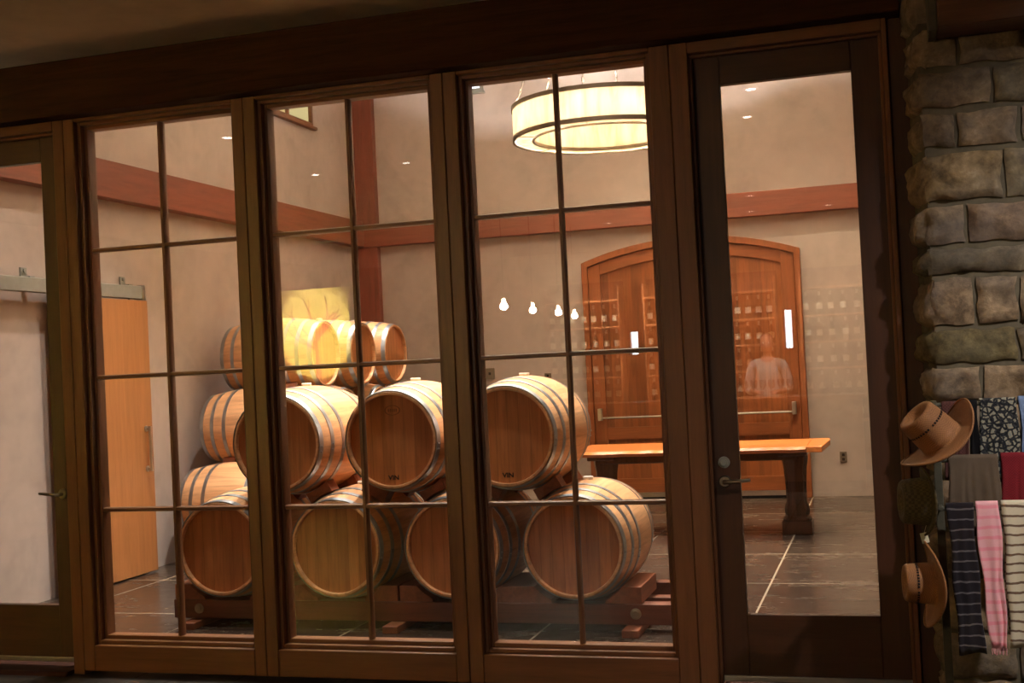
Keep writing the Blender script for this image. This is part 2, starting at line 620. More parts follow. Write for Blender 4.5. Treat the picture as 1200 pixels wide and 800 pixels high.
high_window('window_4', 'X', XL, LW, (1.0, 0.80, 0.38), 0.75, 'frameX', 'small high window with yellowish panes near the corner post')
high_window('window_5', 'Y', YB, BW, (0.80, 0.88, 1.0), 3.0, 'greymetal', 'small high window with bright bluish daylight on the back wall')

# timber frame of the room
struct(bx('trim_1', M['beamY'], XL, XL + 0.12, 0.1, YB - 0.12, 3.155, 3.468, bevel=0.006), 'red timber beam along the left plaster wall', 'beam')
struct(bx('trim_2', M['beamX'], XL, XR, YB - 0.12, YB, 3.150, 3.424, bevel=0.006), 'red timber beam along the back wall above the arched door', 'beam')
struct(MB().box(XL + 0.001, -5.905, YB - 0.11, YB, 0, 3.15).box(XL + 0.001, -5.905, YB - 0.11, YB, 3.424, ZC).build('trim_3', M['beamZ'], bevel=0.005), 'red timber post in the far corner', 'post')
bm_ = MB().box(XL, XR, YB - 0.015, YB, 0, 0.03).build('baseboard_back', M['greymetal'], smooth=0)
bpy.data.objects.remove(bm_)

# ------------------------------------------------------------------ setting: shop side
struct(bx('floor', M['store_floor'], SXL, SXR, SYB, -0.02, -0.12, 0.0), 'dark tile floor of the shop in front of the glazing', 'floor')
struct(bx('ceiling', M['ceiling'], SXL, SXR, SYB, 0.0, SZC, SZC + 0.12), 'tan plaster ceiling of the shop', 'ceiling')
struct(bx('wall_left', M['store_plaster'], SXL - 0.2, SXL, SYB, 0.1, 0, SZC), 'plaster wall at the far left end of the shop', 'wall')
struct(bx('wall_right', M['store_plaster'], SXR, SXR + 0.2, SYB, 0.1, 0, SZC), 'plaster wall at the far right end of the shop', 'wall')
struct(bx('wall_front', M['store_plaster'], SXL, -5.62, -0.12, 0.0, 0, SZC), 'plaster wall beside the left glazed door', 'wall')


# ------------------------------------------------------------------ glazed partition: header beam
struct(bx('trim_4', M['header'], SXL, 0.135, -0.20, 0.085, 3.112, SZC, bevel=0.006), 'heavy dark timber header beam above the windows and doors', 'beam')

YF, YI = -0.10, 0.085     # front and back faces of the frames
GZ0, GZ1 = 0.207, 3.055


def glazed_window(idx, xo0, xo1, xi0, xi1, label):
    r = empty('window_%d' % idx, ((xo0 + xo1) / 2, 0, 0.02))
    struct(r, label, 'window')
    ox, oz = (xo0 + xo1) / 2, 0.02
    X = lambda v: v - ox
    Z = lambda v: v - oz
    f = MB()
    f.box(X(xo0), X(xi0), YF, YI, Z(0.02), Z(3.112))
    f.box(X(xi1), X(xo1), YF, YI, Z(0.02), Z(3.112))
    f.build('window_jamb', M['frameZ'], r, bevel=0.005)
    h = MB()
    h.box(X(xi0), X(xi1), YF, YI, Z(0.02), Z(0.163))
    h.box(X(xi0), X(xi1), YF, YI, Z(3.093), Z(3.112))
    h.build('window_rail', M['frameX'], r, bevel=0.005)
    a, b = 0.020, 0.038
    s = MB()
    s.box(X(xi0), X(xi0 + a), -0.066, 0.066, Z(0.163), Z(3.093))
    s.box(X(xi1 - a), X(xi1), -0.066, 0.066, Z(0.163), Z(3.093))
    s.box(X(xi0 + a), X(xi0 + b), -0.030, 0.046, Z(0.185), Z(3.075))
    s.box(X(xi1 - b), X(xi1 - a), -0.030, 0.046, Z(0.185), Z(3.075))
    s.build('glazing_stop', M['frameZ'], r, bevel=0.003)
    s = MB()
    s.box(X(xi0 + a), X(xi1 - a), -0.066, 0.066, Z(0.163), Z(0.185))
    s.box(X(xi0 + a), X(xi1 - a), -0.066, 0.066, Z(3.075), Z(3.093))
    s.box(X(xi0 + b), X(xi1 - b), -0.030, 0.046, Z(0.185), Z(GZ0))
    s.box(X(xi0 + b), X(xi1 - b), -0.030, 0.046, Z(GZ1), Z(3.075))
    s.build('glazing_stop', M['frameX'], r, bevel=0.003)
    g0, g1 = xi0 + b, xi1 - b
    zs = [GZ0, 0.906, 1.651, 2.371, GZ1]
    mw = 0.0125
    gm = (g0 + g1) / 2
    def mun(c0, c1, z0, z1, vert):
        m = MB()
        if vert:
            poly = [(X(gm) - mw, -0.012), (X(gm) - mw * 0.6, -0.026), (X(gm) + mw * 0.6, -0.026), (X(gm) + mw, -0.012),
                    (X(gm) + mw, 0.014), (X(gm) + mw * 0.6, 0.028), (X(gm) - mw * 0.6, 0.028), (X(gm) - mw, 0.014)]
            m.prism(poly, 'Z', Z(z0), Z(z1)).build('muntin', M['frameZ'], r, bevel=0.0)
        else:
            zc = Z(z0)
            poly = [(-0.012, zc - mw), (-0.024, zc - mw * 0.6), (-0.024, zc + mw * 0.6), (-0.012, zc + mw),
                    (0.014, zc + mw), (0.026, zc + mw * 0.6), (0.026, zc - mw * 0.6), (0.014, zc - mw)]
            m.prism(poly, 'X', X(c0), X(c1)).build('muntin', M['frameX'], r, bevel=0.0)
    mun(0, 0, GZ0, GZ1, True)
    for z in zs[1:4]:
        mun(g0, g1, z, z, False)
    for (p0, p1) in ((g0, gm - mw), (gm + mw, g1)):
        for z0, z1 in zip(zs, zs[1:]):
            m = MB().box(X(p0) - 0.004, X(p1) + 0.004, -0.003, 0.003, Z(z0) + 0.006, Z(z1) - 0.006)
            m.build('glass_pane', M['glass'], r, smooth=0)
    return r


glazed_window(1, -4.369, -3.2325, -4.300, -3.302, 'left glazed window of eight panes showing the wooden sliding door')
glazed_window(2, -3.2315, -2.0905, -3.161, -2.160, 'middle glazed window of eight panes in front of the yellow glow')
glazed_window(3, -2.0895, -0.9290, -2.015, -1.027, 'right glazed window of eight panes below the drum chandelier')


def glazed_door(idx, xj0, xl0, xg0, xg1, xl1, xj1, gz0, gz1, lever_x, lever_dir, dead, label):
    """jamb outside xl0..xl1, leaf, glass"""
    r = empty('door_%d' % idx, ((xl0 + xl1) / 2, 0, 0.0))
    struct(r, label, 'door')
    ox = (xl0 + xl1) / 2
    X = lambda v: v - ox
    top = 3.045
    f = MB()
    f.box(X(xj0), X(xl0) - 0.012, YF, YI, 0.0, 3.112)
    f.box(X(xl1) + 0.012, X(xj1), YF, YI, 0.0, 3.112)
    f.box(X(xl0) - 0.012, X(xl0) + 0.004, -0.066, -0.036, 0.0, top)
    f.box(X(xl1) - 0.004, X(xl1) + 0.012, -0.066, -0.036, 0.0, top)
    f.build('door_jamb', M['frameZ'], r, bevel=0.004)
    f = MB()
    f.box(X(xl0) - 0.012, X(xl1) + 0.012, YF, YI, top + 0.012, 3.112)
    f.box(X(xl0) - 0.012, X(xl1) + 0.012, -0.066, -0.036, top - 0.004, top + 0.012)
    f.build('door_head', M['frameX'], r, bevel=0.004)
    lf = MB()
    lf.box(X(xl0), X(xg0), -0.030, 0.018, 0.075, top)
    lf.box(X(xg1), X(xl1), -0.030, 0.018, 0.075, top)
    lf.build('door_stile', M['doorZ'], r, bevel=0.003)
    lf = MB()
    lf.box(X(xg0), X(xg1), -0.030, 0.018, 0.075, gz0)
    lf.box(X(xg0), X(xg1), -0.030, 0.018, gz1, top)
    lf.build('door_rail', M['doorX'], r, bevel=0.003)
    MB().box(X(xg0) - 0.006, X(xg1) + 0.006, -0.009, -0.003, gz0 - 0.006, gz1 + 0.006).build('glass_pane', M['glass'], r, smooth=0)
    sw = MB().box(X(xl0) + 0.005, X(xl1) - 0.005, -0.046, -0.0305, 0.052, 0.078)
    sw.build('door_sweep', M['steel'], r, bevel=0.003)
    MB().prism([(-0.16, 0.0), (-0.14, 0.022), (0.10, 0.022), (0.12, 0.0)], 'X', X(xl0), X(xl1)).build('door_threshold', M['header'], r)
    # lever set
    lv = MB()
    lx = X(lever_x)
    lv.lathe([(0, -0.046), (0.024, -0.046), (0.029, -0.040), (0.029, -0.030)], 24, 'Y', (lx, 0, 1.002))
    lv.tube([(lx, -0.034, 1.002), (lx, -0.072, 1.002)], 0.0105, 12)
    pts = [(lx, -0.072, 1.002), (lx + lever_dir * 0.012, -0.082, 1.002), (lx + lever_dir * 0.045, -0.086, 1.004), (lx + lever_dir * 0.09, -0.085, 1.008), (lx + lever_dir * 0.125, -0.080, 1.010)]
    lv.tube(pts, [0.0105, 0.0105, 0.0095, 0.0090, 0.0075], 12)
    lv.build('door_handle', M['nickel'], r)
    if dead:
        d = MB()
        d.lathe([(0, -0.050), (0.016, -0.050), (0.018, -0.046), (0.018, -0.042), (0.027, -0.040), (0.028, -0.030)], 24, 'Y', (lx, 0, 1.093))
        d.build('door_lock', M['greymetal'], r)
    return r


glazed_door(1, -0.928, -0.828, -0.700, -0.091, 0.040, 0.076, 0.366, 2.905, -0.772, 1, True, 'right glazed door with lever handle and one tall pane beside the stone wall')
glazed_door(2, -5.620, -5.330, -5.200, -4.578, -4.452, -4.370, 0.370, 2.905, -4.515, -1, False, 'left glazed door with one tall pane at the edge of the picture')
struct(bx('trim_5', M['doorZ'], 0.077, 0.175, -0.075, 0.085, 0.0, 3.111, bevel=0.004), 'dark wood casing board between the right door and the stone wall', 'trim')




def sconce(x, y, z):
    r = empty('added_sconce', (x, y, z))
    tag(r, 'unseen bronze sconce added to brighten the shop ceiling left of the doors', 'sconce')
    MB().box(-0.06, 0.06, -0.02, -0.0005, -0.10, 0.10).build('back_plate', M['bronze'], r, bevel=0.003)
    MB().lathe([(0.0, -0.08), (0.05, -0.08), (0.10, 0.06), (0.095, 0.06), (0.045, -0.07), (0, -0.07)], 24, 'Z', (0, -0.125, 0)).build('bowl', M['bronze'], r)
    light('bulb_light', 'SPOT', (0, -0.125, 0.03), SCONCE, SHOPWARM, r, (PI, 0, 0), spot_size=math.radians(150), spot_blend=0.6, shadow_soft_size=0.03)
    return r


sconce(-6.9, -0.12, 2.2)  # unseen uplight, added to brighten the left of the shop ceiling


# ------------------------------------------------------------------ stone wall on the right
def stone_wall():
    bm = bmesh.new()
    tone = bm.loops.layers.color.new('tone')
    rows = [(-0.02, 0.16), (0.18, 0.36), (0.38, 0.60), (0.62, 0.80), (0.82, 1.02), (1.04, 1.19), (1.21, 1.338), (1.365, 1.505), (1.525, 1.665),
            (1.69, 1.885), (1.91, 2.015), (2.04, 2.20), (2.225, 2.425), (2.455, 2.60), (2.63, 2.785), (2.81, 2.975), (3.00, 3.20), (3.225, 3.43)]
    rnd = random.Random(3)
    special = {15: [0.215, 0.372, 0.64, 0.9], 14: [0.192, 0.50, 0.80], 13: [0.198, 0.345, 0.60, 0.85], 12: [0.198, 0.525, 0.76], 11: [0.192, 0.365, 0.66],
               10: [0.187, 0.61, 0.9], 9: [0.200, 0.385, 0.56, 0.8], 8: [0.196, 0.545, 0.8], 7: [0.182, 0.395, 0.65], 6: [0.18, 0.45, 0.7]}
    def patch(o, eu, ev, nrm, w, h, tcol, seed):
        """rough bulged stone face: o corner, eu/ev unit axes"""
        nu, nv = max(4, int(w / 0.022)), max(4, int(h / 0.022))
        grid = []
        for j in range(nv + 1):
            row = []
            for i in range(nu + 1):
                u, v = i / nu, j / nv
                ed = min(u * w, (1 - u) * w, v * h, (1 - v) * h)
                bul = min(1.0, ed / 0.028) ** 0.6
                p = o + eu * (u * w) + ev * (v * h)
                q = p * 9.0 + Vector((seed * 3.1, seed * 1.7, seed))
                n1 = noise.noise(q) * 0.030 + noise.noise(q * 2.7) * 0.018 + noise.noise(q * 6.0) * 0.008
                facet = noise.cell(q * 0.55) * 0.014
                d = bul * (0.028 + n1 + facet) - 0.016
                wob = Vector((noise.noise(q * 1.3), 0, noise.noise(q * 1.3 + Vector((5, 5, 5))))) * (0.016 if ed < 0.001 else 0.008)
                row.append(bm.verts.new(p + nrm * d + eu * wob.x + ev * wob.z))
            grid.append(row)
        for j in range(nv):
            for i in range(nu):
                f = bm.faces.new([grid[j][i], grid[j][i + 1], grid[j + 1][i + 1], grid[j + 1][i]])
                f.smooth = True
                for l in f.loops:
                    l[tone] = (*tcol, 1)
    YS = -0.36
    for k, (z0, z1) in enumerate(rows):
        xs = special.get(k)
        x = xs[0] if xs else 0.185 + rnd.uniform(-0.01, 0.01)
        cuts = list(xs) if xs else [x]
        while cuts[-1] < 2.2:
            cuts.append(cuts[-1] + rnd.uniform(0.18, 0.42))
        for i, (a, b) in enumerate(zip(cuts, cuts[1:])):
            g = rnd.uniform(0.85, 1.30)
            tc = (g * rnd.uniform(0.95, 1.08), g, g * rnd.uniform(0.88, 1.02))
            sd = k * 13.3 + i * 5.7
            patch(Vector((a, YS, z0)), Vector((1, 0, 0)), Vector((0, 0, 1)), Vector((0, -1, 0)), b - a - 0.018, z1 - z0, tc, sd)
            if i == 0:      # the return towards the door, slightly splayed
                d = Vector((a - 0.004, YS + 0.012, z0)) - Vector((0.150, -0.085, z0))
                L = d.length
                d.normalize()
                nr = Vector((-abs(d.y), -abs(d.x) * 0.3, 0)).normalized()
                patch(Vector((0.150, -0.085, z0)), d, Vector((0, 0, 1)), nr, L, z1 - z0, tc, sd + 2)
    me = bpy.data.meshes.new('wall_stone')
    bm.to_mesh(me)
    bm.free()
    me.materials.append(M['stone'])
    o = bpy.data.objects.new('wall_right', me)
    COL.objects.link(o)
    struct(o, 'rough coursed stone wall beside the right glazed door', 'wall')
    m = MB().prism([(0.158, -0.074), (0.176, 0.08), (2.2, 0.08), (2.2, -0.333), (0.205, -0.333)], 'Z', 0.0, SZC)
    c = m.build('mortar', M['mortar'], o, smooth=0)
    return o


stone_wall()
struct(bx('wall_right', M['store_plaster'], 2.2, SXR, -0.36, 0.0, 0, SZC), 'plaster wall beyond the stone wall', 'wall')
tr6 = bx('trim_6', wood('dark_lintel_wood', lin((84, 50, 36)), 'X', 0.55, 0.4), 0.272, 2.2, -0.62, -0.40, 2.912, 3.30, bevel=0.006)
struct(tr6, 'reddish brown timber lintel across the top of the stone wall', 'beam')
struct(bx('trim_7', M['darkiron'], 0.238, 0.271, -0.60, -0.40, 2.905, 3.30, bevel=0.003), 'dark upright edge at the end of the timber lintel', 'trim')

# ------------------------------------------------------------------ arched double door
def arch_door():
    cx, y1 = -2.107, YB
    r = empty('door_3', (cx, y1, 0))
    struct(r, 'large arched double door of reddish cherry wood with horizontal bar', 'door')
    Rr_ = 3.6
    def arc(dx, drop):          # height of the curve at dx, lowered by drop
        return 2.983 - drop - (Rr_ - math.sqrt(Rr_ ** 2 - dx * dx))
    N = 24
    # casing
    def band(half0, drop0, half1, drop1, ya, yb, zb, nm, mat):
        m = MB()
        outer = [(-half0, zb)] + [(-half0 + 2 * half0 * k / N, arc(-half0 + 2 * half0 * k / N, drop0)) for k in range(N + 1)] + [(half0, zb)]
        inner = [(-half1, zb)] + [(-half1 + 2 * half1 * k / N, arc(-half1 + 2 * half1 * k / N, drop1)) for k in range(N + 1)] + [(half1, zb)]
        vs = [[m.bm.verts.new((u, yy, v)) for (u, v) in pl] for pl in (outer, inner) for yy in (ya, yb)]
        oa, ob, ia, ib = vs
        for k in range(len(outer) - 1):
            m.face([oa[k], oa[k + 1], ia[k + 1], ia[k]])
            m.face([ob[k], ob[k + 1], ib[k + 1], ib[k]])
            m.face([oa[k], oa[k + 1], ob[k + 1], ob[k]])
            m.face([ia[k], ia[k + 1], ib[k + 1], ib[k]])
        m.face([oa[0], ob[0], ib[0], ia[0]])
        m.face([oa[-1], ob[-1], ib[-1], ia[-1]])
        return m.build(nm, mat, r, bevel=0.004)
    band(1.245, 0.0, 1.175, 0.075, -0.10, 0.0, 0.0, 'door_casing', M['archS'])
    for s in (-1, 1):
        lf = MB()
        a, b, c, d = 0.006, 0.145, 1.03, 1.172      # stiles
        def P(u0, u1, z0, zt0, zt1):
            n = 8
            pl = [(s * u0, z0)] + [(s * (u0 + (u1 - u0) * k / n), zt0 if zt0 else arc(u0 + (u1 - u0) * k / n, zt1)) for k in range(n + 1)] + [(s * u1, z0)]
            return pl
        lf.prism(P(a, b, 0.05, None, 0.078), 'Y', -0.075, -0.02)
        lf.prism(P(c, d, 0.05, None, 0.078), 'Y', -0.075, -0.02)
        leaf = lf.build('door_leaf', M['archS'], r, bevel=0.004)
        rl = MB()
        n = 12
        rl.prism([(s * b, 0.05), (s * b, 0.245), (s * c, 0.245), (s * c, 0.05)], 'Y', -0.072, -0.02)
        rl.prism([(s * b, 0.70), (s * b, 0.84), (s * c, 0.84), (s * c, 0.70)], 'Y', -0.072, -0.02)
        up = [(s * (b + (c - b) * k / n), arc(b + (c - b) * k / n, 0.078)) for k in range(n + 1)]
        lo = [(s * (b + (c - b) * k / n), arc(b + (c - b) * k / n, 0.215)) for k in range(n + 1)]
        m2 = rl
        for k in range(n):
            m2.prism([up[k], up[k + 1], lo[k + 1], lo[k]], 'Y', -0.072, -0.02)
        rl.build('door_rail', M['archX'], leaf)
        pn = MB()
        top = [(s * (b + (c - b) * k / n), arc(b + (c - b) * k / n, 0.20)) for k in range(n + 1)]
        pn.prism([(s * b, 0.83)] + top + [(s * c, 0.83)], 'Y', -0.050, -0.02)
        pn.prism([(s * b, 0.24), (s * b, 0.71), (s * c, 0.71), (s * c, 0.24)], 'Y', -0.050, -0.02)
        pn.build('door_panel', M['archZ'], leaf)
        bar = MB()
        za = 0.955
        bar.tube([(s * 0.12, -0.135, za), (s * 1.10, -0.135, za)], 0.011, 10)
        for q in (0.12, 1.10):
            bar.box(s * q - 0.022, s * q + 0.022, -0.145, -0.075, za - 0.03, za + 0.11)
        bar.build('push_bar', M['steel'], leaf, bevel=0.003)
        MB().box(s * 0.01 if s > 0 else -1.17, 1.17 if s > 0 else -0.01, -0.084, -0.0755, 0.03, 0.085).build('door_sweep', M['steel'], leaf)
    MB().box(-1.175, 1.175, -0.019, -0.001, 0.0, 2.6).build('door_backing', M['hole'], r)


arch_door()

# ------------------------------------------------------------------ sliding barn door on the left wall
def barn_door():
    r = empty('door_4', (XL + 0.085, 2.60, 0.0))
    struct(r, 'light fir sliding door hanging on the left plaster wall', 'door')
    X0 = 0.0
    MB().box(0, 0.045, -0.62, 0.60, 0.012, 2.318).build('door_panel', M['barn'], r, bevel=0.004)
    h = MB()
    for z in (0.885, 1.225):
        h.lathe([(0, 0.045), (0.024, 0.045), (0.026, 0.052), (0.012, 0.058)], 20, 'X', (0, 0.50, z))
        h.tube([(0.052, 0.50, z), (0.085, 0.50, z)], 0.010, 10)
    h.tube([(0.085, 0.50, 0.865), (0.085, 0.50, 1.245)], 0.0125, 12)
    h.build('door_handle', M['steel'], r)
    hg = MB()
    for y in (-0.45, 0.43):
        hg.box(-0.004, 0.004, y - 0.03, y + 0.03, 2.20, 2.40)
    return r


barn_door()


def sliding_rail():
    r = empty('sliding_door_rail', (XL, 2.0, 2.30))
    tag(r, 'grey steel sliding door rail bolted to the left plaster wall', 'rail')
    MB().box(0.075, 0.135, -1.55, 1.125, 0.030, 0.140).build('rail', M['greymetal'], r, bevel=0.006)
    MB().box(0.068, 0.142, 1.126, 1.165, 0.024, 0.150).build('end_stop', M['steel'], r, bevel=0.004)
    for y in (-1.4, -0.22, 1.03):
        b = MB()
        b.box(0.0, 0.012, y - 0.035, y + 0.035, 0.06, 0.225)
        b.box(0.0, 0.09, y - 0.028, y + 0.028, 0.141, 0.155)
        b.lathe([(0, 0.024), (0.014, 0.024), (0.014, 0.010)], 8, 'X', (0, y, 0.20))
        b.build('bracket', M['greymetal'], r, bevel=0.002)
    for y in (0.15, 1.0):
        b = MB().box(0.098, 0.112, y - 0.03, y + 0.03, -0.0, 0.035)
        b.build('hanger', M['steel'], r)
    return r


sliding_rail()

# wall plates
def wall_plate(x, z, label, w=0.075, h=0.118, kind='wall_outlet'):
    r = empty(kind, (x, YB, z))
    tag(r, label, 'outlet' if kind == 'wall_outlet' else 'switch')
    MB().box(-w / 2, w / 2, -0.012, -0.0005, -h / 2, h / 2).build('cover_plate', M['plate'], r, bevel=0.003)
    s = MB()
    for dz in ((-0.025, 0.025) if kind == 'wall_outlet' else (0,)):
        s.box(-0.015, 0.015, -0.016, -0.0125, dz - 0.015, dz + 0.015)
    s.build('socket' if kind == 'wall_outlet' else 'rocker', M['hole'], r, bevel=0.002)
    return r


wall_plate(-0.514, 0.43, 'small brown wall outlet low on the back wall right of the table leg')
wall_plate(-4.56, 1.53, 'small grey wall switch on the back wall above the upper right barrel', 0.12, 0.13, 'wall_switch')
wall_plate(-3.84, 1.475, 'small wall switch just over the bung of the upper right barrel', 0.08, 0.06, 'wall_switch')

# ------------------------------------------------------------------ wine barrels
L_, R0, RB, RH = 0.95, 0.305, 0.360, 0.281


def rout(t):
    return R0 + (RB - R0) * (1 - ((t - L_ / 2) / (L_ / 2)) ** 2)


def text_mesh(body, size, name):
    cu = bpy.data.curves.new(name, 'FONT')
    cu.body = body
    cu.size = size
    cu.extrude = 0.0006
    cu.offset = 0.0012
    cu.align_x = 'CENTER'
    cu.align_y = 'CENTER'
    o = bpy.data.objects.new(name, cu)
    COL.objects.link(o)
    bpy.context.view_layer.update()
    me = bpy.data.meshes.new_from_object(o.evaluated_get(bpy.context.evaluated_depsgraph_get()))
    bpy.data.objects.remove(o)
    me.materials.clear()
    me.materials.append(M['ink'])
    return me


def make_barrel():
    r = empty('wine_barrel')
    h = L_ / 2
    zc = RB
    prof = []
    n = 20
    # outside from front to back, then chime and recess walls; closed ring
    for k in range(n + 1):
        t = L_ * k / n
        rr = rout(t)
        if k in (0, n):
            rr -= 0.006
        prof.append((rr, t - h))
    prof += [(R0 - 0.020, L_ - h), (RH, L_ - 0.012 - h), (RH + 0.004, L_ - 0.060 - h), (RH + 0.004, 0.060 - h), (RH, 0.012 - h), (R0 - 0.020, -h)]
    MB().lathe(prof, 60, 'Y', closed=True).build('staves', M['stave'], r, (0, 0, zc))
    for s in (-1, 1):
        m = MB()
        y0, y1 = (0.032 - h, 0.056 - h) if s < 0 else (h - 0.056, h - 0.032)
        m.lathe([(0, y0), (RH + 0.006, y0), (RH + 0.006, y1), (0, y1)], 48, 'Y')
        m.build('barrel_head', M['head'], r, (0, 0, zc))
    for t0, w in ((0.004, 0.040), (0.125, 0.036), (0.255, 0.036), (L_ - 0.291, 0.036), (L_ - 0.161, 0.036), (L_ - 0.044, 0.040)):
        m = MB()
        a, b = t0, t0 + w
        m.lathe([(rout(a) + 0.0005, a - h), (rout(a) + 0.0035, a - h), (rout(b) + 0.0035, b - h), (rout(b) + 0.0005, b - h)], 60, 'Y', closed=True)
        ph = math.radians(97 + random.uniform(-6, 6))
        for q in (0.0, 0.11):
            rr = rout(t0 + w / 2) + 0.004
            m.ball((rr * math.sin(ph + q), t0 + w / 2 - h, rr * math.cos(ph + q)), 0.006, 8)
        m.build('hoop', M['hoop'], r, (0, 0, zc))
    MB().lathe([(0, 0.018), (0.031, 0.018), (0.034, 0.013), (0.030, -0.012)], 20, 'Z', (0, 0, RB)).build('bung', M['bung'], r, (0, 0, zc))
    return r


barrel0 = make_barrel()
barrel_used = [False]


def place_barrel(x, y, zc, rz, label, group, roll=0.0, mark=False, seal=False):
    r = barrel0 if not barrel_used[0] else copy_tree(barrel0)
    barrel_used[0] = True
    r.location = (x, y, zc - RB)
    r.rotation_euler = (0, 0, rz)
    tag(r, label, 'barrel', group)
    BAR.append((r, roll, mark, seal))
    return r


BAR = []
YH = 1.10
YC = YH + L_ / 2
FB = [(-4.205, 'leftmost barrel of the front stack, bottom row, above the bolted rack end'),
      (-3.385, 'second barrel from the left in the bottom row of the front stack'),
      (-2.600, 'third barrel from the left in the bottom row of the front stack'),
      (-1.838, 'bottom row barrel at the right end of the front stack, hoops in full view')]
FZ = 0.510
for i, (x, lb) in enumerate(FB):
    place_barrel(x, YC, FZ, 0, lb, 'front barrel stack', 0)
FU = [(-3.765, 'upper row barrel at the left of the front stack, half behind the window post'),
      (-2.972, 'upper row barrel in the middle of the front stack with seal mark on its head'),
      (-2.225, 'upper row barrel at the right of the front stack with a bung on top')]
FUZ = 1.180
for i, (x, lb) in enumerate(FU):
    place_barrel(x, YC, FUZ, 0, lb, 'front barrel stack', 0, True, i == 1)
RX = -5.475
RT = [(3.70, 4.50, 5.30, 6.10, 6.90), (4.10, 4.90, 5.70, 6.50), (4.50, 5.32, 6.14)]
RZ = [0.52, 1.165, 1.805]
order = ['nearest', 'second', 'third', 'fourth', 'farthest']
for tier, ys in enumerate(RT):
    for i, y in enumerate(ys):
        od = order[i] if i < len(ys) - 1 else 'farthest'
        nm = ['bottom', 'middle', 'top'][tier]
        lb = 'barrel lying sideways in the rear stack, %s row, %s from the glass' % (nm, od)
        place_barrel(RX + random.uniform(-0.02, 0.02), y, RZ[tier], PI / 2, lb, 'rear barrel stack')
# marks that only some of the heads carry
stamp_me = text_mesh('VIN', 0.040, 'stamp')
for r, roll, mark, seal in BAR:
    if mark:
        o = bpy.data.objects.new('stamp', stamp_me)
        COL.objects.link(o)
        o.parent = r
        o.location = (0.0, -L_ / 2 + 0.0312, RB - 0.235)
        o.rotation_euler = (PI / 2, 0, 0)
        o.scale = (1.1, 1.0, 1.0)
    if seal:
        m = MB()
        for (ra, rb) in ((0.052, 0.047),):
            m.lathe([(ra, -0.0004), (ra, 0.0006), (rb, 0.0006), (rb, -0.0004)], 32, 'Z', closed=True, sx=1.0, sy=0.6)
        for k in range(-2, 3):
            m.box(k * 0.013 - 0.003, k * 0.013 + 0.003, -0.009, 0.009, -0.0004, 0.0006)
        o = m.build('seal_mark', M['faded'], r, (0.01, -L_ / 2 + 0.0312, RB + 0.185), (PI / 2, 0, 0))


# rack under the front stack
def barrel_rack():
    r = empty('barrel_rack', (-2.96, 1.40, 0))
    tag(r, 'low red timber rack with bolted beams under the front barrels', 'rack')
    ox, oy = -2.96, 1.40
    x0, x1 = -4.60 - ox, -1.272 - ox
    for (ya, yb) in ((1.165, 1.265), (1.52, 1.62), (1.88, 1.98)):
        MB().box(x0, x1, ya - oy, yb - oy, 0.046, 0.140 if 1.4 < ya < 1.6 else 0.168).build('beam', M['rackX'], r, bevel=0.005)
    for x in (-4.42, -3.0, -1.50):
        MB().box(x - 0.05 - ox, x + 0.05 - ox, 1.02 - oy, 2.06 - oy, 0.0, 0.045).build('foot', M['rackY'], r, bevel=0.004)
    for x in (-4.41, -1.49):
        m = MB()
        m.lathe([(0, -0.012), (0.018, -0.012), (0.020, -0.008), (0.020, 0.002)], 20, 'Y', (x - ox, 1.163 - oy, 0.112))
        m.lathe([(0.020, -0.006), (0.033, -0.004), (0.033, 0.002), (0.020, 0.002)], 24, 'Y', (x - ox, 1.163 - oy, 0.112), closed=True)
        m.build('bolt', M['nickel'], r)
    # saddle blocks shaped to the barrels
    for (bx_, _) in FB:
        for s in (-1, 1):
            pl = []
            xa, xb = 0.205, 0.385
            zt = 0.268
            Rm = 0.3625
            pl.append((s * xb, 0.1685))
            pl.append((s * xb, zt))
            n = 6
            aa = math.asin(min(1.0, (0.262) / Rm))
            # concave top following the bilge radius
            th0 = math.acos((FZ - zt) / Rm) if (FZ - zt) < Rm else 0
            th1 = math.acos(min(1.0, (FZ - 0.19) / Rm))
            for k in range(n + 1):
                th = th0 + (th1 - th0) * k / n
                pl.append((s * Rm * math.sin(th), FZ - Rm * math.cos(th)))
            pl.append((s * Rm * math.sin(th1) - s * 0.01, 0.1685))
            m = MB().prism([(bx_ - ox + u, v) for u, v in pl], 'Y', 1.17 - oy, 1.66 - oy)
            m.build('saddle_block', M['rackY'], r, bevel=0.003)
    return r


barrel_rack()


def contact_wedge(axis, c0, z0, c1, z1, other0, other1, label, group):
    """wooden chock filling the gap between lower barrel (c0,z0) and upper barrel (c1,z1)"""
    R = RB - 0.004
    a = Vector((c0, z0))
    b = Vector((c1, z1))
    d = (b - a)
    L = d.length
    d.normalize()
    p = Vector((-d.y, d.x))
    hw = 0.085
    pl = []
    n = 6
    for k in range(n + 1):
        u = -hw + 2 * hw * k / n
        v = math.sqrt(R * R - u * u)
        q = a + p * u + d * (v + 0.001)
        pl.append((q.x, q.y))
    for k in range(n, -1, -1):
        u = -hw + 2 * hw * k / n
        v = L - math.sqrt(R * R - u * u)
        q = a + p * u + d * (v - 0.001)
        pl.append((q.x, q.y))
    mx = sum(q[0] for q in pl) / len(pl)
    mz = sum(q[1] for q in pl) / len(pl)
    mo = (other0 + other1) / 2
    m = MB().prism([(u - mx, v - mz) for u, v in pl], axis, other0 - mo, other1 - mo)
    o = m.build('chock', M['rackY'], None, (mx, mo, mz) if axis == 'Y' else (mo, mx, mz), bevel=0.003)
    return tag(o, label, 'chock', group)


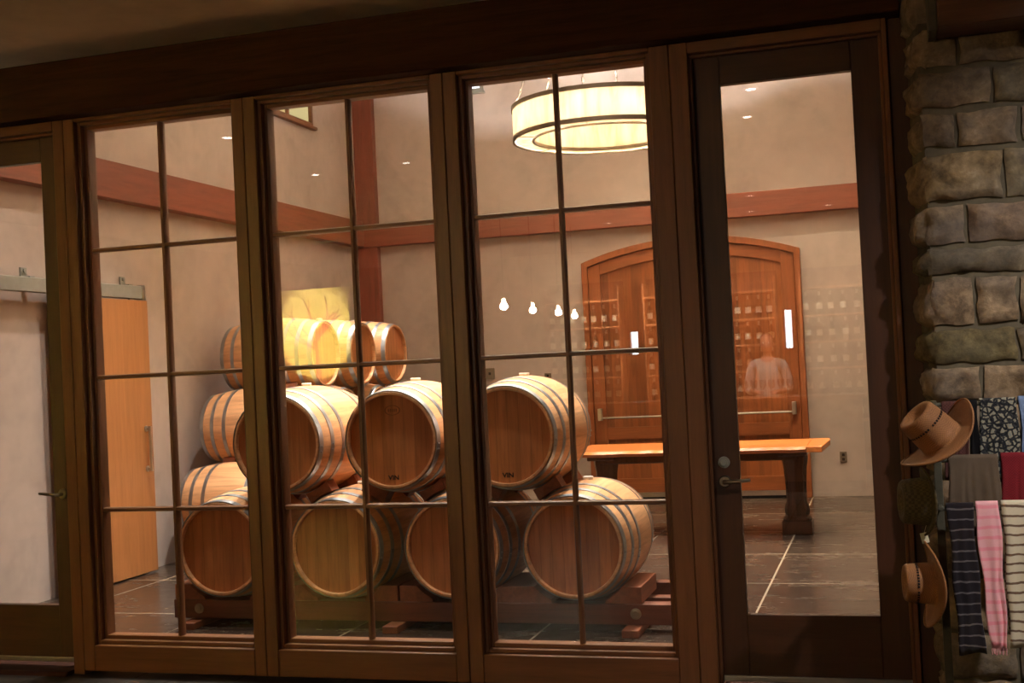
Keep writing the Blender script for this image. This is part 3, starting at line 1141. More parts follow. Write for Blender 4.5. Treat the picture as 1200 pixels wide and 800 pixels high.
nm3 = ['left', 'middle', 'right']
for i, (xu, _) in enumerate(FU):
    for s, k in ((0, i), (1, i + 1)):
        xl = FB[k][0]
        for e, (ya, yb) in (('front', (1.30, 1.42)), ('rear', (1.72, 1.84))):
            contact_wedge('Y', xl, FZ, xu, FUZ, ya, yb,
                          '%s reddish wooden chock under the %s side of the %s upper front barrel' % (e, ['left', 'right'][s], nm3[i]), 'chocks in the front stack')
for tier in (1, 2):
    for i, y in enumerate(RT[tier]):
        for s in (0, 1):
            yl = RT[tier - 1][i + s]
            for e in (-0.22, 0.22):
                contact_wedge('X', yl, RZ[tier - 1], y, RZ[tier], RX + e - 0.06, RX + e + 0.06,
                              'wooden chock wedged between two barrels of the rear stack', 'chocks in the rear stack')


def rear_rack():
    r = empty('barrel_rack', (RX, 5.3, 0))
    tag(r, 'low timber rack carrying the rear barrel stack', 'rack')
    for e in (-0.30, 0.30):
        MB().box(e - 0.05, e + 0.05, -2.1, 2.1, 0.03, 0.172).build('beam', M['rackY'], r, bevel=0.005)
    for y in (-1.9, 0, 1.9):
        MB().box(-0.42, 0.42, y - 0.05, y + 0.05, 0.0, 0.029).build('foot', M['rackX'], r, bevel=0.004)
    for yb in RT[0]:
        for s in (-1, 1):
            Rm = 0.3625
            zf = RZ[0]
            pl = [(s * 0.375, 0.173), (s * 0.375, 0.285)]
            th0 = math.acos((zf - 0.285) / Rm)
            th1 = math.acos((zf - 0.19) / Rm)
            for k in range(7):
                th = th0 + (th1 - th0) * k / 6
                pl.append((s * Rm * math.sin(th), zf - Rm * math.cos(th)))
            pl.append((s * Rm * math.sin(th1) - s * 0.012, 0.173))
            MB().prism([(yb - 5.3 + u, v) for u, v in pl], 'X', -0.36, 0.36).build('saddle_block', M['rackX'], r, bevel=0.003)


rear_rack()


# ------------------------------------------------------------------ long live-edge table
def table():
    ox, oy = -1.70, 5.22
    r = empty('long_table', (ox, oy, 0))
    tag(r, 'long live edge slab table on dark pillar legs before the arched door', 'table')
    zt, th = 0.800, 0.050
    x0, x1, y0, y1 = -2.80 - ox, -0.70 - ox, 4.74 - oy, 5.72 - oy
    n = 44
    def edge(sign, yb, amp, seed):
        return [(x0 + (x1 - x0) * k / n, yb + sign * (amp * noise.noise(Vector((k * 0.23, seed, 0))) + amp * 0.5 * noise.noise(Vector((k * 0.71, seed, 3))))) for k in range(n + 1)]
    fr = edge(1, y0, 0.045, 1.0)
    bk = edge(1, y1, 0.03, 7.0)
    m = MB()
    tv = [m.bm.verts.new((x, y + 0.012, zt)) for x, y in fr] + [m.bm.verts.new((x, y, zt)) for x, y in bk[::-1]]
    mv = [m.bm.verts.new((x, y - 0.006, zt - 0.022)) for x, y in fr] + [m.bm.verts.new((x, y + 0.008, zt - 0.022)) for x, y in bk[::-1]]
    bv = [m.bm.verts.new((x, y + 0.02, zt - th)) for x, y in fr] + [m.bm.verts.new((x, y - 0.01, zt - th)) for x, y in bk[::-1]]
    m.face(tv)
    m.face(bv[::-1])
    k = len(tv)
    for a, b in ((tv, mv), (mv, bv)):
        for i in range(k):
            m.face([a[i], a[(i + 1) % k], b[(i + 1) % k], b[i]])
    m.build('tabletop', M['tableX'], r)
    MB().prism([(x1 + 0.001, y0 + 0.01), (x1 + 0.135, y0 - 0.02), (x1 + 0.17, y1 - 0.2), (x1 + 0.16, y1 + 0.01), (x1 + 0.001, y1)], 'Z', zt - th, zt + 0.001).build('end_board', M['tableY'], r, bevel=0.006)
    MB().box(x0 + 0.22, x1 - 0.10, -0.20, 0.22, 0.665, zt - th - 0.001).build('apron', M['tabledark'], r, bevel=0.01)
    for x in (-0.832 - ox, -2.55 - ox):
        lg = MB()
        lg.lathe([(0, 0.10), (0.125, 0.10), (0.128, 0.13), (0.105, 0.16), (0.112, 0.20), (0.108, 0.24), (0.092, 0.28), (0.094, 0.42), (0.104, 0.58), (0.118, 0.66), (0.118, 0.70), (0.0, 0.70)], 8, 'Z', (x, 0, 0))
        lg.box(x - 0.13, x + 0.13, -0.13, 0.13, 0.0, 0.12)
        lg.box(x - 0.125, x + 0.125, -0.24, 0.24, 0.70, zt - th - 0.0015)
        lg.build('leg', M['tabledark'], r, bevel=0.008)
    return r


table()


# ------------------------------------------------------------------ drum chandelier
def chandelier():
    cx, cy, zb, zt = -2.25, 4.50, 3.560, 3.855
    r = empty('drum_chandelier', (cx, cy, zb))
    tag(r, 'large glowing drum ring chandelier hanging on chains from the ceiling', 'chandelier')
    Ro, Ri, h = 0.80, 0.63, zt - zb
    MB().lathe([(Ro, 0.02), (Ro, h - 0.02), (Ro - 0.004, h - 0.02), (Ro - 0.004, 0.02)], 64, closed=True).build('outer_shade', M['shade'], r)
    MB().lathe([(Ri, 0.02), (Ri, h - 0.02), (Ri - 0.004, h - 0.02), (Ri - 0.004, 0.02)], 64, closed=True).build('inner_shade', M['shade'], r)
    MB().lathe([(Ri + 0.012, 0.010), (Ro - 0.016, 0.010), (Ro - 0.016, 0.014), (Ri + 0.012, 0.014)], 64, closed=True).build('diffuser', M['shade'], r)
    for nm, rad, z0, z1 in (('rim', Ro, -0.004, 0.032), ('rim', Ro, h - 0.032, h + 0.004), ('rim', Ri, -0.004, 0.026), ('rim', Ri, h - 0.026, h + 0.004)):
        a, b = (rad - 0.012, rad + 0.010)
        MB().lathe([(a, z0), (b, z0), (b, z1), (a, z1)], 64, closed=True).build(nm, M['bronze'], r)
    bulb = emit('bulb_glow', (1.0, 0.80, 0.5), 14)
    n = 10
    for k in range(n):
        a = 2 * PI * (k + 0.35) / n
        rr = (Ro + Ri) / 2
        p = (rr * math.cos(a), rr * math.sin(a), 0.175)
        MB().ball((p[0], p[1], 0.10), 0.022, 10, 1.4).build('bulb', bulb, r)
        light('bulb_light', 'POINT', p, CHAND, (1.0, 0.98, 0.97), r, shadow_soft_size=0.03)
    sp = MB()
    for k in range(6):
        a = math.radians(-77.8 - 72 + 60 * k)
        sp.box(-0.001, 0.001, -0.001, 0.001, -0.001, 0.001) if False else None
        sp.tube([(Ri * math.cos(a), Ri * math.sin(a), h - 0.015), (Ro * math.cos(a), Ro * math.sin(a), h - 0.015)], 0.006, 6)
        sp.tube([(Ri * math.cos(a), Ri * math.sin(a), 0.008), (Ro * math.cos(a), Ro * math.sin(a), 0.008)], 0.004, 6)
    sp.build('spokes', M['bronze'], r)
    top = ZC - zb
    for k in range(6):
        a = math.radians(-77.8 - 72 + 60 * k)
        p0 = Vector((Ro * math.cos(a) * 0.98, Ro * math.sin(a) * 0.98, h))
        p1 = Vector((0.10 * math.cos(a), 0.10 * math.sin(a), top - 0.05))
        m = MB()
        d = (p1 - p0)
        L = d.length
        d.normalize()
        nl = 44
        side = d.cross(Vector((0, 0, 1))).normalized()
        oth = d.cross(side).normalized()
        for i in range(nl):
            c = p0 + d * (L * (i + 0.5) / nl)
            s_ = side if i % 2 else oth
            hl, hw = L / nl * 0.66, 0.009
            ring = [c + d * (hl * math.cos(2 * PI * q / 8)) + s_ * (hw * math.sin(2 * PI * q / 8)) for q in range(9)]
            m.tube(ring, 0.0032, 5, False)
        m.build('chain', M['bronze'], r)
    MB().lathe([(0, top), (0.14, top), (0.14, top - 0.03), (0.04, top - 0.06), (0, top - 0.06)], 32).build('ceiling_canopy', M['bronze'], r)
    return r


chandelier()


# ------------------------------------------------------------------ downlights
def downlight(x, y, z, power, label, group, color=WARM, angle=100, blend=0.8, r_=0.07, glow=6.0, tilt=(0, 0)):
    r = empty('ceiling_downlight', (x, y, z))
    tag(r, label, 'downlight', group)
    MB().lathe([(r_ * 0.8, 0), (r_ * 1.2, 0), (r_ * 1.2, -0.010), (r_ * 0.8, -0.006)], 24, closed=True).build('trim_ring', M['bung'], r)
    MB().lathe([(0, -0.003), (r_ * 0.78, -0.003), (r_ * 0.78, -0.001), (0, -0.001)], 24).build('lens', emit_lens(color, glow), r)
    light('lamp', 'SPOT', (0, 0, -0.02), power, color, r, (tilt[0], tilt[1], 0), spot_size=math.radians(angle), spot_blend=blend, shadow_soft_size=r_)
    return r


_lens = {}


def emit_lens(c, g):
    k = (c, g)
    if k not in _lens:
        _lens[k] = emit('downlight_lens', c, g)
    return _lens[k]


# (x, y, share of power, cone)
spots = [(-4.0, 2.5, 1.1, 76), (-2.9, 2.5, 1.1, 76), (-1.9, 2.6, 1.1, 76), (-4.75, 5.3, 0.9, 52), (-2.4, 5.3, 0.7, 62), (-1.0, 5.3, 0.7, 62),
         (0.4, 4.2, 0.8, 70), (-4.3, 0.55, 0.16, 58), (-3.0, 0.55, 0.16, 58), (-1.7, 0.55, 0.16, 58), (-4.6, 1.5, 0.42, 80), (-0.7, 6.6, 0.5, 78), (-2.6, 6.9, 0.35, 70)]  # last three added to brighten the left wall, back wall and arched door
for i, (x, y, k, an) in enumerate(spots):
    downlight(x, y, ZC, ROOM_SPOT * k, 'small round unseen downlight in the high ceiling of the barrel room', 'downlights of the barrel room', angle=an, blend=0.9, color=GOLD if y > 5 and x > -3 or y == 4.2 else WARM)
sspots = [(-4.842, -4.093), (-3.908, -3.957), (-4.637, -2.186), (-0.795, -2.546), (-0.922, -3.517)]
for i, (x, y) in enumerate(sspots):
    downlight(x, y, SZC, STORE_SPOT, 'small round downlight in the shop ceiling', 'downlights of the shop', color=SHOPWARM, glow=30.0, angle=120, blend=1.0, r_=0.045)


downlight(1.5, -2.5, SZC, 480.0, 'small round downlight in the shop ceiling before the stone wall', 'downlights of the shop', color=(1.0, 0.95, 0.88), glow=14.0, angle=95, blend=1.0, r_=0.06, tilt=(math.radians(38), 0))


# ------------------------------------------------------------------ scarf rack, scarves and hats in front of the stone wall
def scarf_rack():
    ox, oy = 0.168, -0.86
    r = empty('scarf_rack', (ox, oy, 0))
    tag(r, 'dark metal display rack holding scarves beside the stone wall', 'rack')
    for x in (0.0, 0.80):
        m = MB()
        m.box(x - 0.015, x + 0.015, -0.018, 0.018, 0.0, 1.165)
        m.box(x - 0.017, x + 0.017, -0.30, 0.30, 0.0, 0.03)
        m.box(x - 0.008, x + 0.008, -0.109, -0.018, 0.967, 0.983)
        m.build('upright', M['darkiron'], r, bevel=0.003)
        m = MB()
        m.box(x - 0.012, x + 0.012, 0.088, 0.112, 0.03, 1.382)
        m.box(x - 0.008, x + 0.008, 0.018, 0.088, 0.60, 0.616)
        m.build('upright', M['darkiron'], r, bevel=0.003)
    for y, z in ((0.10, 1.365), (0.0, 1.152), (-0.10, 0.975)):
        MB().tube([(-0.01, y, z), (0.81, y, z)], 0.009, 10).build('bar', M['darkiron'], r)
    for y, z in ((-0.03, 1.01), (-0.03, 0.70)):
        MB().tube([(-0.012, y, z), (-0.062, y, z + 0.006), (-0.072, y, z + 0.02)], 0.005, 8).build('peg', M['darkiron'], r)
    return r


scarf_rack()


def scarf(name, x0, x1, yb, zb, front, back, mat, label, folds=3, amp=0.010, drift=0.0, fringe=0.0, flare=0.0):
    """cloth folded over a bar at (yb, zb)"""
    w = x1 - x0
    xm = (x0 + x1) / 2
    R = 0.0135
    nu = max(10, folds * 10)
    path = []
    nb = 18
    for k in range(nb + 1):
        path.append(('b', back * (1 - k / nb)))
    for k in range(1, 8):
        path.append(('a', PI * k / 8))
    for k in range(nb + 1):
        path.append(('f', front * k / nb))
    m = MB()
    rows = []
    sd = hash(label) % 97 * 0.37 if False else (x0 * 31.7 + zb * 11.1)
    for kind, q in path:
        row = []
        for i in range(nu + 1):
            u = i / nu
            dn = q if kind != 'a' else 0
            a = amp * (0.25 + 0.75 * min(1, dn / 0.25))
            fy = a * math.sin(2 * PI * folds * u + sd) + 0.5 * a * math.sin(2 * PI * folds * 1.7 * u + sd * 2 + dn * 3)
            wx = drift * dn + flare * dn * (u - 0.5)
            x = -w / 2 + w * u + wx + 0.004 * math.sin(dn * 22 + u * 4 + sd)
            if kind == 'a':
                y = R * math.cos(q)
                z = R * math.sin(q)
            elif kind == 'b':
                y = R + abs(fy) + amp
                y = R + (abs(fy)) * min(1, dn / 0.06)
                z = -dn
            else:
                y = -R - (abs(fy) + 0.35 * a) * min(1, dn / 0.06)
                z = -dn + 0.006 * math.sin(u * 5 + sd) * (1 if dn > front * 0.9 else 0)
            row.append(m.bm.verts.new((x, y, z)))
        rows.append(row)
    for a, b in zip(rows, rows[1:]):
        for i in range(nu):
            m.face([a[i], a[i + 1], b[i + 1], b[i]])
    o = m.build(name, mat, None, (xm, yb, zb), smooth=80)
    so = o.modifiers.new('thickness', 'SOLIDIFY')
    so.thickness = 0.0035
    so.offset = -1.0
    tag(o, label, 'scarf', 'scarves on the rack')
    if fringe:
        f = MB()
        last = rows_pts = None
        for i in range(int(w / 0.006)):
            u = (i + 0.5) / int(w / 0.006)
            x = -w / 2 + w * u + drift * front + flare * front * (u - 0.5)
            a = amp
            fy = a * math.sin(2 * PI * folds * u + sd)
            y = -R - abs(fy) - 0.35 * a
            f.tube([(x, y, -front + 0.005), (x + random.uniform(-0.004, 0.004), y, -front - fringe * random.uniform(0.7, 1.1))], 0.0013, 4, False)
        f.build('fringe', mat, o)
    return o


SY = -0.86
top_y, mid_y, bot_y = SY + 0.10, SY, SY - 0.10
c_black = stripe_cloth('black_striped_cloth', lin((34, 28, 34)), lin((96, 90, 94)), 0.040, 0.16)
c_pink = stripe_cloth('pink_striped_cloth', lin((246, 180, 188)), lin((240, 150, 164)), 0.040, 0.30)
c_beige = stripe_cloth('beige_striped_cloth', lin((214, 200, 176)), lin((110, 86, 72)), 0.036, 0.24)
c_grey = weave('grey_brown_twill', lin((98, 82, 68)), 0.22, 420, 0.95)
c_maroon = weave('maroon_cloth', lin((116, 28, 36)), 0.2, 200, 0.95)
c_dkred = weave('dark_maroon_cloth', lin((84, 50, 46)), 0.25, 160, 0.95)
c_gap = plain('dark_gap_cloth', lin((24, 22, 24)), 0.95, 0.2, spec=0.1)
c_blue = plain('blue_grey_cloth', lin((112, 128, 160)), 0.95, 0.15, spec=0.1)
scarf('scarf', 0.196, 0.296, top_y, 1.365, 0.30, 0.28, c_dkred, 'dark maroon scarf partly behind the tilted straw hat', 2)
scarf('scarf', 0.300, 0.333, top_y, 1.367, 0.30, 0.28, c_gap, 'narrow black strip as the dark gap between the maroon and floral scarves', 1)  # shaded gap between scarves imitated by a black strip
scarf('scarf', 0.337, 0.478, top_y, 1.372, 0.32, 0.28, floral_cloth(), 'black and cream floral scarf on the top bar', 2, 0.010)
scarf('scarf', 0.486, 0.62, top_y, 1.372, 0.32, 0.28, c_blue, 'blue grey scarf at the picture edge beside the floral one', 2)
scarf('scarf', 0.206, 0.393, mid_y, 1.156, 0.30, 0.30, c_grey, 'grey brown twill scarf on the middle bar', 3, 0.006)
scarf('scarf', 0.398, 0.58, mid_y, 1.160, 0.30, 0.30, c_maroon, 'plain deep red scarf on the middle bar', 3, 0.006)
scarf('scarf', 0.190, 0.283, bot_y, 0.985, 0.56, 0.53, c_black, 'black scarf with thin grey stripes on the bottom bar', 1, 0.008, 0.03)
scarf('scarf', 0.289, 0.376, bot_y, 0.990, 0.545, 0.5, c_pink, 'pale pink striped scarf with a fringe on the bottom bar', 1, 0.008, 0.03, 0.022, -0.055)
scarf('scarf', 0.388, 0.56, bot_y, 0.992, 0.535, 0.5, c_beige, 'beige scarf with wavy dark stripes on the bottom bar', 1, 0.009)


def straw_hat(name, loc, axis, spin, label, mat, brim=(0.205, 0.175), crown=(0.098, 0.080), hgt=0.125, curl=0.035, vents=True, tagged=False):
    """local Z = crown direction, origin at the middle of the brim"""
    r = empty(name, loc)
    z = Vector(axis).normalized()
    q = z.to_track_quat('Z', 'Y')
    r.rotation_mode = 'QUATERNION'
    from mathutils import Quaternion
    r.rotation_quaternion = q @ Quaternion((0, 0, 1), spin)
    tag(r, label, 'hat', 'hats on the rack')
    seg = 56
    a, b = crown
    A, B = brim
    def ring(rx, ry, zf):
        return [(rx(k) * math.cos(2 * PI * k / seg), ry(k) * math.sin(2 * PI * k / seg), zf(k)) for k in range(seg)]
    def el(rx, ry, h):
        return [(rx * math.cos(2 * PI * k / seg), ry * math.sin(2 * PI * k / seg), h) for k in range(seg)]
    def brimring(f):
        out = []
        for k in range(seg):
            t = 2 * PI * k / seg
            rx, ry = a + (A - a) * f, b + (B - b) * f
            h = curl * f * f * (math.sin(t) ** 2) * 1.0 - 0.35 * curl * f * f * (math.cos(t) ** 2)
            out.append((rx * math.cos(t), ry * math.sin(t), h))
        return out
    m = MB()
    rings = [brimring(f) for f in (1.0, 0.8, 0.6, 0.4, 0.2, 0.08)]
    rings += [el(a * 1.0, b * 1.0, 0.006), el(a * 0.985, b * 0.985, hgt * 0.3), el(a * 0.96, b * 0.95, hgt * 0.65), el(a * 0.94, b * 0.90, hgt * 0.93), el(a * 0.89, b * 0.83, hgt), el(a * 0.74, b * 0.64, hgt * 0.99)]
    # pinched top
    for f in (0.5, 0.25):
        rings.append([(a * f * math.cos(2 * PI * k / seg), b * f * 0.9 * math.sin(2 * PI * k / seg), hgt * (0.86 if f == 0.5 else 0.80)) for k in range(seg)])
    vs = [[m.bm.verts.new(p) for p in rg] for rg in rings]
    for p, n_ in zip(vs, vs[1:]):
        for k in range(seg):
            m.face([p[k], p[(k + 1) % seg], n_[(k + 1) % seg], n_[k]])
    m.face(vs[-1])
    o = m.build('hat_body', mat, r, smooth=70)
    s = o.modifiers.new('thickness', 'SOLIDIFY')
    s.thickness = 0.0035
    s.offset = -1.0
    ed = MB().tube([Vector(p) for p in rings[0]] + [Vector(rings[0][0])], 0.004, 6, False)
    ed.build('brim_edge', mat, r)
    bd = MB()
    for f0, f1 in ((0.008, 0.020),):
        ra = [el(a * 1.012, b * 1.012, f0), el(a * 1.010, b * 1.010, f1)]
        w_ = [[bd.bm.verts.new(p) for p in rg] for rg in ra]
        for k in range(seg):
            bd.face([w_[0][k], w_[0][(k + 1) % seg], w_[1][(k + 1) % seg], w_[1][k]])
    bd.build('hat_band', M['straw'] if mat is M['straw'] else M['strawdark'], r)
    if vents:
        v = MB()
        nv = 44
        for k in range(nv):
            t = 2 * PI * k / nv
            if k % 11 == 10:
                continue
            f = 0.972
            c = Vector((a * f * 0.99 * math.cos(t), b * f * 0.985 * math.sin(t), hgt * 0.62))
            tn = Vector((-a * math.sin(t), b * math.cos(t), 0)).normalized()
            nn = Vector((b * math.cos(t), a * math.sin(t), 0)).normalized()
            q4 = []
            for du, dv in ((-0.0035, -0.004), (0.0035, -0.004), (0.0035, 0.004), (-0.0035, 0.004)):
                q4.append(v.bm.verts.new(c + tn * du + Vector((0, 0, dv)) + nn * (0.0022 + 0.0003)))
            v.face(q4)
        ob = v.build('vent_row', M['hole'], r, smooth=0)
        s2 = ob.modifiers.new('thickness', 'SOLIDIFY')
        s2.thickness = 0.001
    if tagged:
        tg = MB().box(-0.012, 0.012, -0.0006, 0.0006, -0.036, 0.0)
        o2 = tg.build('price_tag', M['tag'], r, tagged)
    return r


straw_hat('straw_hat', (0.186, -1.00, 1.243), (-0.68, -0.17, 0.70), 0.0, 'tan straw hat hung tilted at the top, crown pointing up and left', M['straw'], (0.205, 0.17), (0.108, 0.084), 0.142, 0.045)
straw_hat('felt_hat', (0.124, -0.905, 0.998), (-0.98, -0.16, 0.02), 0.0, 'dark brown hat hung between the two straw hats', M['strawdark'], (0.130, 0.130), (0.090, 0.090), 0.100, 0.02, False)
straw_hat('straw_hat', (0.130, -0.905, 0.680), (-0.98, -0.12, 0.03), 0.0, 'tan straw hat hung lowest with its crown facing the door', M['straw'], (0.195, 0.165), (0.090, 0.080), 0.112, 0.036, True)


pt = empty('price_tag', (0.108, -0.93, 0.840))
tag(pt, 'small cream price tag hanging between the two lower hats', 'tag')
MB().box(-0.014, 0.014, -0.0006, 0.0006, 0.0, 0.040).build('card', M['tag'], pt, rot=(0, math.radians(-12), 0))
MB().tube([(-0.006, 0, 0.036), (0.004, 0.010, 0.066), (0.017, 0.022, 0.085)], 0.0008, 5).build('string', M['tag'], pt)

# ------------------------------------------------------------------ the far side of the shop, seen only as reflections in the glass
NW = [(-3.96, -3.79, 1.68, 2.09), (-1.51, -1.36, 1.66, 2.30)]
m = MB()
xs = [SXL, NW[0][0], NW[0][1], NW[1][0], NW[1][1], SXR]
for i in range(5):
    if i % 2 == 0:
        m.box(xs[i], xs[i + 1], SYB - 0.2, SYB, 0, SZC)
    else:
        h = NW[i // 2]
        m.box(xs[i], xs[i + 1], SYB - 0.2, SYB, 0, h[2])
        m.box(xs[i], xs[i + 1], SYB - 0.2, SYB, h[3], SZC)
struct(m.build('wall_back', M['store_plaster'], smooth=0), 'plaster wall at the back of the shop with two narrow windows', 'wall')
day = emit('daylight_pane', (0.86, 0.93, 1.0), 14.0)
for i, h in enumerate(NW):
    r = empty('window_%d' % (6 + i), ((h[0] + h[1]) / 2, SYB, h[2]))
    struct(r, ['narrow bright daylight window reflected left of the right door', 'narrow bright daylight window reflected in the right door glass'][i], 'window')
    w, hh = (h[1] - h[0]) / 2, h[3] - h[2]
    MB().box(-w, -w + 0.02, -0.15, 0.02, 0, hh).box(w - 0.02, w, -0.15, 0.02, 0, hh).box(-w + 0.02, w - 0.02, -0.15, 0.02, 0, 0.02).box(-w + 0.02, w - 0.02, -0.15, 0.02, hh - 0.02, hh).build('window_frame', M['frameZ'], r)
    MB().box(-w + 0.02, w - 0.02, -0.10, -0.09, 0.02, hh - 0.02).build('window_pane', day, r)


def clear_mat():
    t = NT('clear_glass')
    g = t.n('ShaderNodeLayerWeight', inp={'Blend': 0.25})
    tr = t.n('ShaderNodeBsdfTransparent', inp={0: (0.95, 0.95, 0.93, 1)})
    gl = t.n('ShaderNodeBsdfGlossy', inp={'Roughness': 0.05})
    mx = t.n('ShaderNodeMixShader', inp={0: g.outputs['Facing'], 1: tr.outputs[0], 2: gl.outputs[0]})
    t.t.links.new(mx.outputs[0], t.out.inputs[0])
    return t.m


M['clear'] = clear_mat()
pend_bulb = emit('filament_glow', (1.0, 0.78, 0.45), 120.0)


def pendant(x, y, z, label):
    r = empty('glass_pendant', (x, y, z))
    tag(r, label, 'pendant', 'pendants over the bar')
    MB().tube([(0, 0, 0.10), (0, 0, SZC - z)], 0.005, 6).build('cord', M['hole'], r)
    MB().lathe([(0, 0.11), (0.022, 0.11), (0.024, 0.05), (0.018, 0.045), (0, 0.045)], 16).build('lamp_socket', M['bronze'], r)
    MB().lathe([(0.026, 0.10), (0.05, 0.07), (0.075, -0.03), (0.085, -0.12)], 24).build('glass_shade', M['clear'], r)
    MB().ball((0, 0, 0.0), 0.020, 12, 1.3).build('bulb', pend_bulb, r)
    light('bulb_light', 'POINT', (0, 0, -0.06), 26.0, (1.0, 0.86, 0.66), r, shadow_soft_size=0.04)
    return r


for i, (x, y) in enumerate(((-3.82, -6.33), (-3.86, -7.57), (-3.82, -8.57), (-3.95, -9.9))):
    pendant(x, y, 2.30, 'clear glass pendant over the bar, reflected %s in the right window' % ['leftmost of four', 'second from left', 'third from left', 'rightmost of four'][i])


def mural():
    r = empty('lit_mural_panel', (-7.32, -9.05, 0))
    tag(r, 'tall yellow lit panel with a painted tree, reflected in the middle window', 'panel')
    MB().box(-0.50, 0.50, -0.03, 0.03, 1.36, 2.78).build('panel', plain('yellow_painted_board', lin((246, 224, 128)), 0.8, 0.05, 3.0, 0.1), r, bevel=0.004)
    MB().box(-0.46, -0.42, -0.06, -0.031, 0.02, 2.6).box(0.42, 0.46, -0.06, -0.031, 0.02, 2.6).build('leg', M['header'], r)
    MB().box(-0.52, 0.52, -0.20, 0.20, 0.0, 0.0195).build('foot', M['header'], r)
    rnd = random.Random(5)
    for k in range(9):
        m = MB()
        a = -1.1 + 2.2 * k / 8
        p = [Vector((0, 0.0335, 1.95 + 0.02 * k))]
        for q in range(6):
            a += rnd.uniform(-0.35, 0.35)
            p.append(p[-1] + Vector((math.sin(a), 0, math.cos(a))) * 0.13)
        p = [v for v in p if abs(v.x) < 0.44 and v.z < 2.74]
        m.tube(p, [0.016 - 0.002 * i for i in range(len(p))], 6)
        m.build('painted_branch', M['rackY'], r)
    MB().tube([(0.0, 0.034, 1.37), (0.02, 0.034, 1.7), (0.0, 0.034, 2.05)], [0.05, 0.035, 0.02], 8).build('painted_trunk', M['rackY'], r)
    MB().tube([(0, 0.031, 1.42), (0, 0.45, 1.60)], 0.010, 8).build('lamp_arm', M['bronze'], r)
    MB().lathe([(0, -0.05), (0.05, -0.04), (0.06, 0.02), (0.056, 0.02), (0.045, -0.03), (0, -0.04)], 20, 'Z', (0, 0.50, 1.60)).build('lamp_hood', M['bronze'], r)
    light('picture_light', 'SPOT', (0, 0.50, 1.64), MURAL, (1.0, 0.86, 0.55), r, (math.radians(180 + 60), 0, 0), spot_size=math.radians(88), spot_blend=1.0, shadow_soft_size=0.04)
    return r


mural()


# wine shelves, bar counter and a person behind it
LV = [0.05, 0.72, 1.06, 1.40, 1.74, 2.08, 2.44]
UNITS = [(-4.45, -3.40, 'left'), (-3.08, -1.34, 'wide middle'), (-1.04, -0.10, 'right')]


def wine_shelf(x0, x1, which):
    r = empty('wine_shelf', ((x0 + x1) / 2, -10.35, 0))
    tag(r, '%s lit bottle shelf standing behind the bar' % which, 'shelf', 'bar shelves')
    w = (x1 - x0) / 2
    for z in LV:
        MB().box(-w + 0.02, w - 0.02, -0.16, 0.16, z - 0.025, z).build('shelf_board', M['barn'], r, bevel=0.003)
    for x in (-w, w - 0.02):
        MB().box(x, x + 0.02, -0.16, 0.165, 0.0, 2.62).build('shelf_side', M['barn'], r, bevel=0.003)
    MB().box(-w, w, -0.18, -0.161, 0.02, 2.70).build('back_board', M['header'], r)


for u in UNITS:
    wine_shelf(*u)
M['bottle'] = plain('green_bottle_glass', lin((44, 52, 30)), 0.08, 0.15, 8.0, 1.0)
M['label'] = plain('cream_label', lin((226, 214, 184)), 0.6, 0.05)
M['glassware'] = M['clear']


def bottle_proto():
    b = MB().lathe([(0, 0), (0.036, 0), (0.0375, 0.006), (0.0375, 0.19), (0.030, 0.215), (0.0150, 0.235), (0.0145, 0.295), (0.0, 0.297)], 16)
    o = b.build('wine_bottle', M['bottle'])
    l = MB().lathe([(0.0376, 0.07), (0.0382, 0.07), (0.0382, 0.15), (0.0376, 0.15)], 16, closed=True).build('label', M['label'], o)
    c = MB().lathe([(0.0150, 0.245), (0.0158, 0.245), (0.0156, 0.299), (0, 0.299)], 12).build('capsule', M['steel'], o)
    return o


bp = bottle_proto()
first = True
for z in LV[1:6]:
    for (x0, x1, which) in UNITS:
        n = int((x1 - x0 - 0.16) / 0.135)
        for k in range(n + 1):
            x = x0 + 0.08 + (x1 - x0 - 0.16) * k / n + random.uniform(-0.012, 0.012)
            o = bp if first else copy_tree(bp)
            first = False
            o.location = (x, -10.28 + random.uniform(-0.02, 0.02), z + 0.001)
            o.rotation_euler = (0, 0, random.uniform(0, 6.28))
            tag(o, 'dark wine bottle with a cream label standing on the lit shelf behind the bar', 'bottle', 'bottles on the bar shelf')
gp = MB().lathe([(0, 0), (0.034, 0), (0.034, 0.003), (0.005, 0.008), (0.004, 0.085), (0.022, 0.10), (0.040, 0.135), (0.036, 0.20), (0.0345, 0.20), (0.038, 0.135), (0.02, 0.104), (0.0, 0.098)], 16).build('wine_glass', M['clear'])
first = True
for (x0, x1, which) in UNITS:
    n = int((x1 - x0 - 0.16) / 0.10)
    for k in range(n + 1):
        o = gp if first else copy_tree(gp)
        first = False
        o.location = (x0 + 0.08 + (x1 - x0 - 0.16) * k / n, -10.25, LV[6] + 0.001)
        tag(o, 'clear stemmed wine glass on the topmost board of the bar shelf', 'glass', 'glasses on the bar shelf')
for i, x in enumerate((-3.4, -2.45, -1.55, -0.6)):  # unseen lamps added to light the bottles and glasses
    downlight(x, -9.75, SZC, 800.0, 'unseen downlight added to light the bar shelf', 'added downlights over the bar shelf', color=SHOPWARM, glow=8.0, angle=75, blend=0.8, r_=0.05, tilt=(math.radians(-22), 0))


def bar_counter():
    r = empty('bar_counter', (-2.2, -8.75, 0))
    tag(r, 'wooden bar counter in front of the bottle shelf', 'bar')
    MB().box(-1.9, 1.9, -0.25, 0.22, 0.0, 1.05).build('body', M['barn'], r, bevel=0.004)
    MB().box(-1.95, 1.95, -0.32, 0.34, 1.051, 1.10).build('worktop', M['tableX'], r, bevel=0.006)
    MB().box(-1.9, 1.9, 0.221, 0.25, 0.0, 0.12).build('kick_board', M['header'], r)


bar_counter()


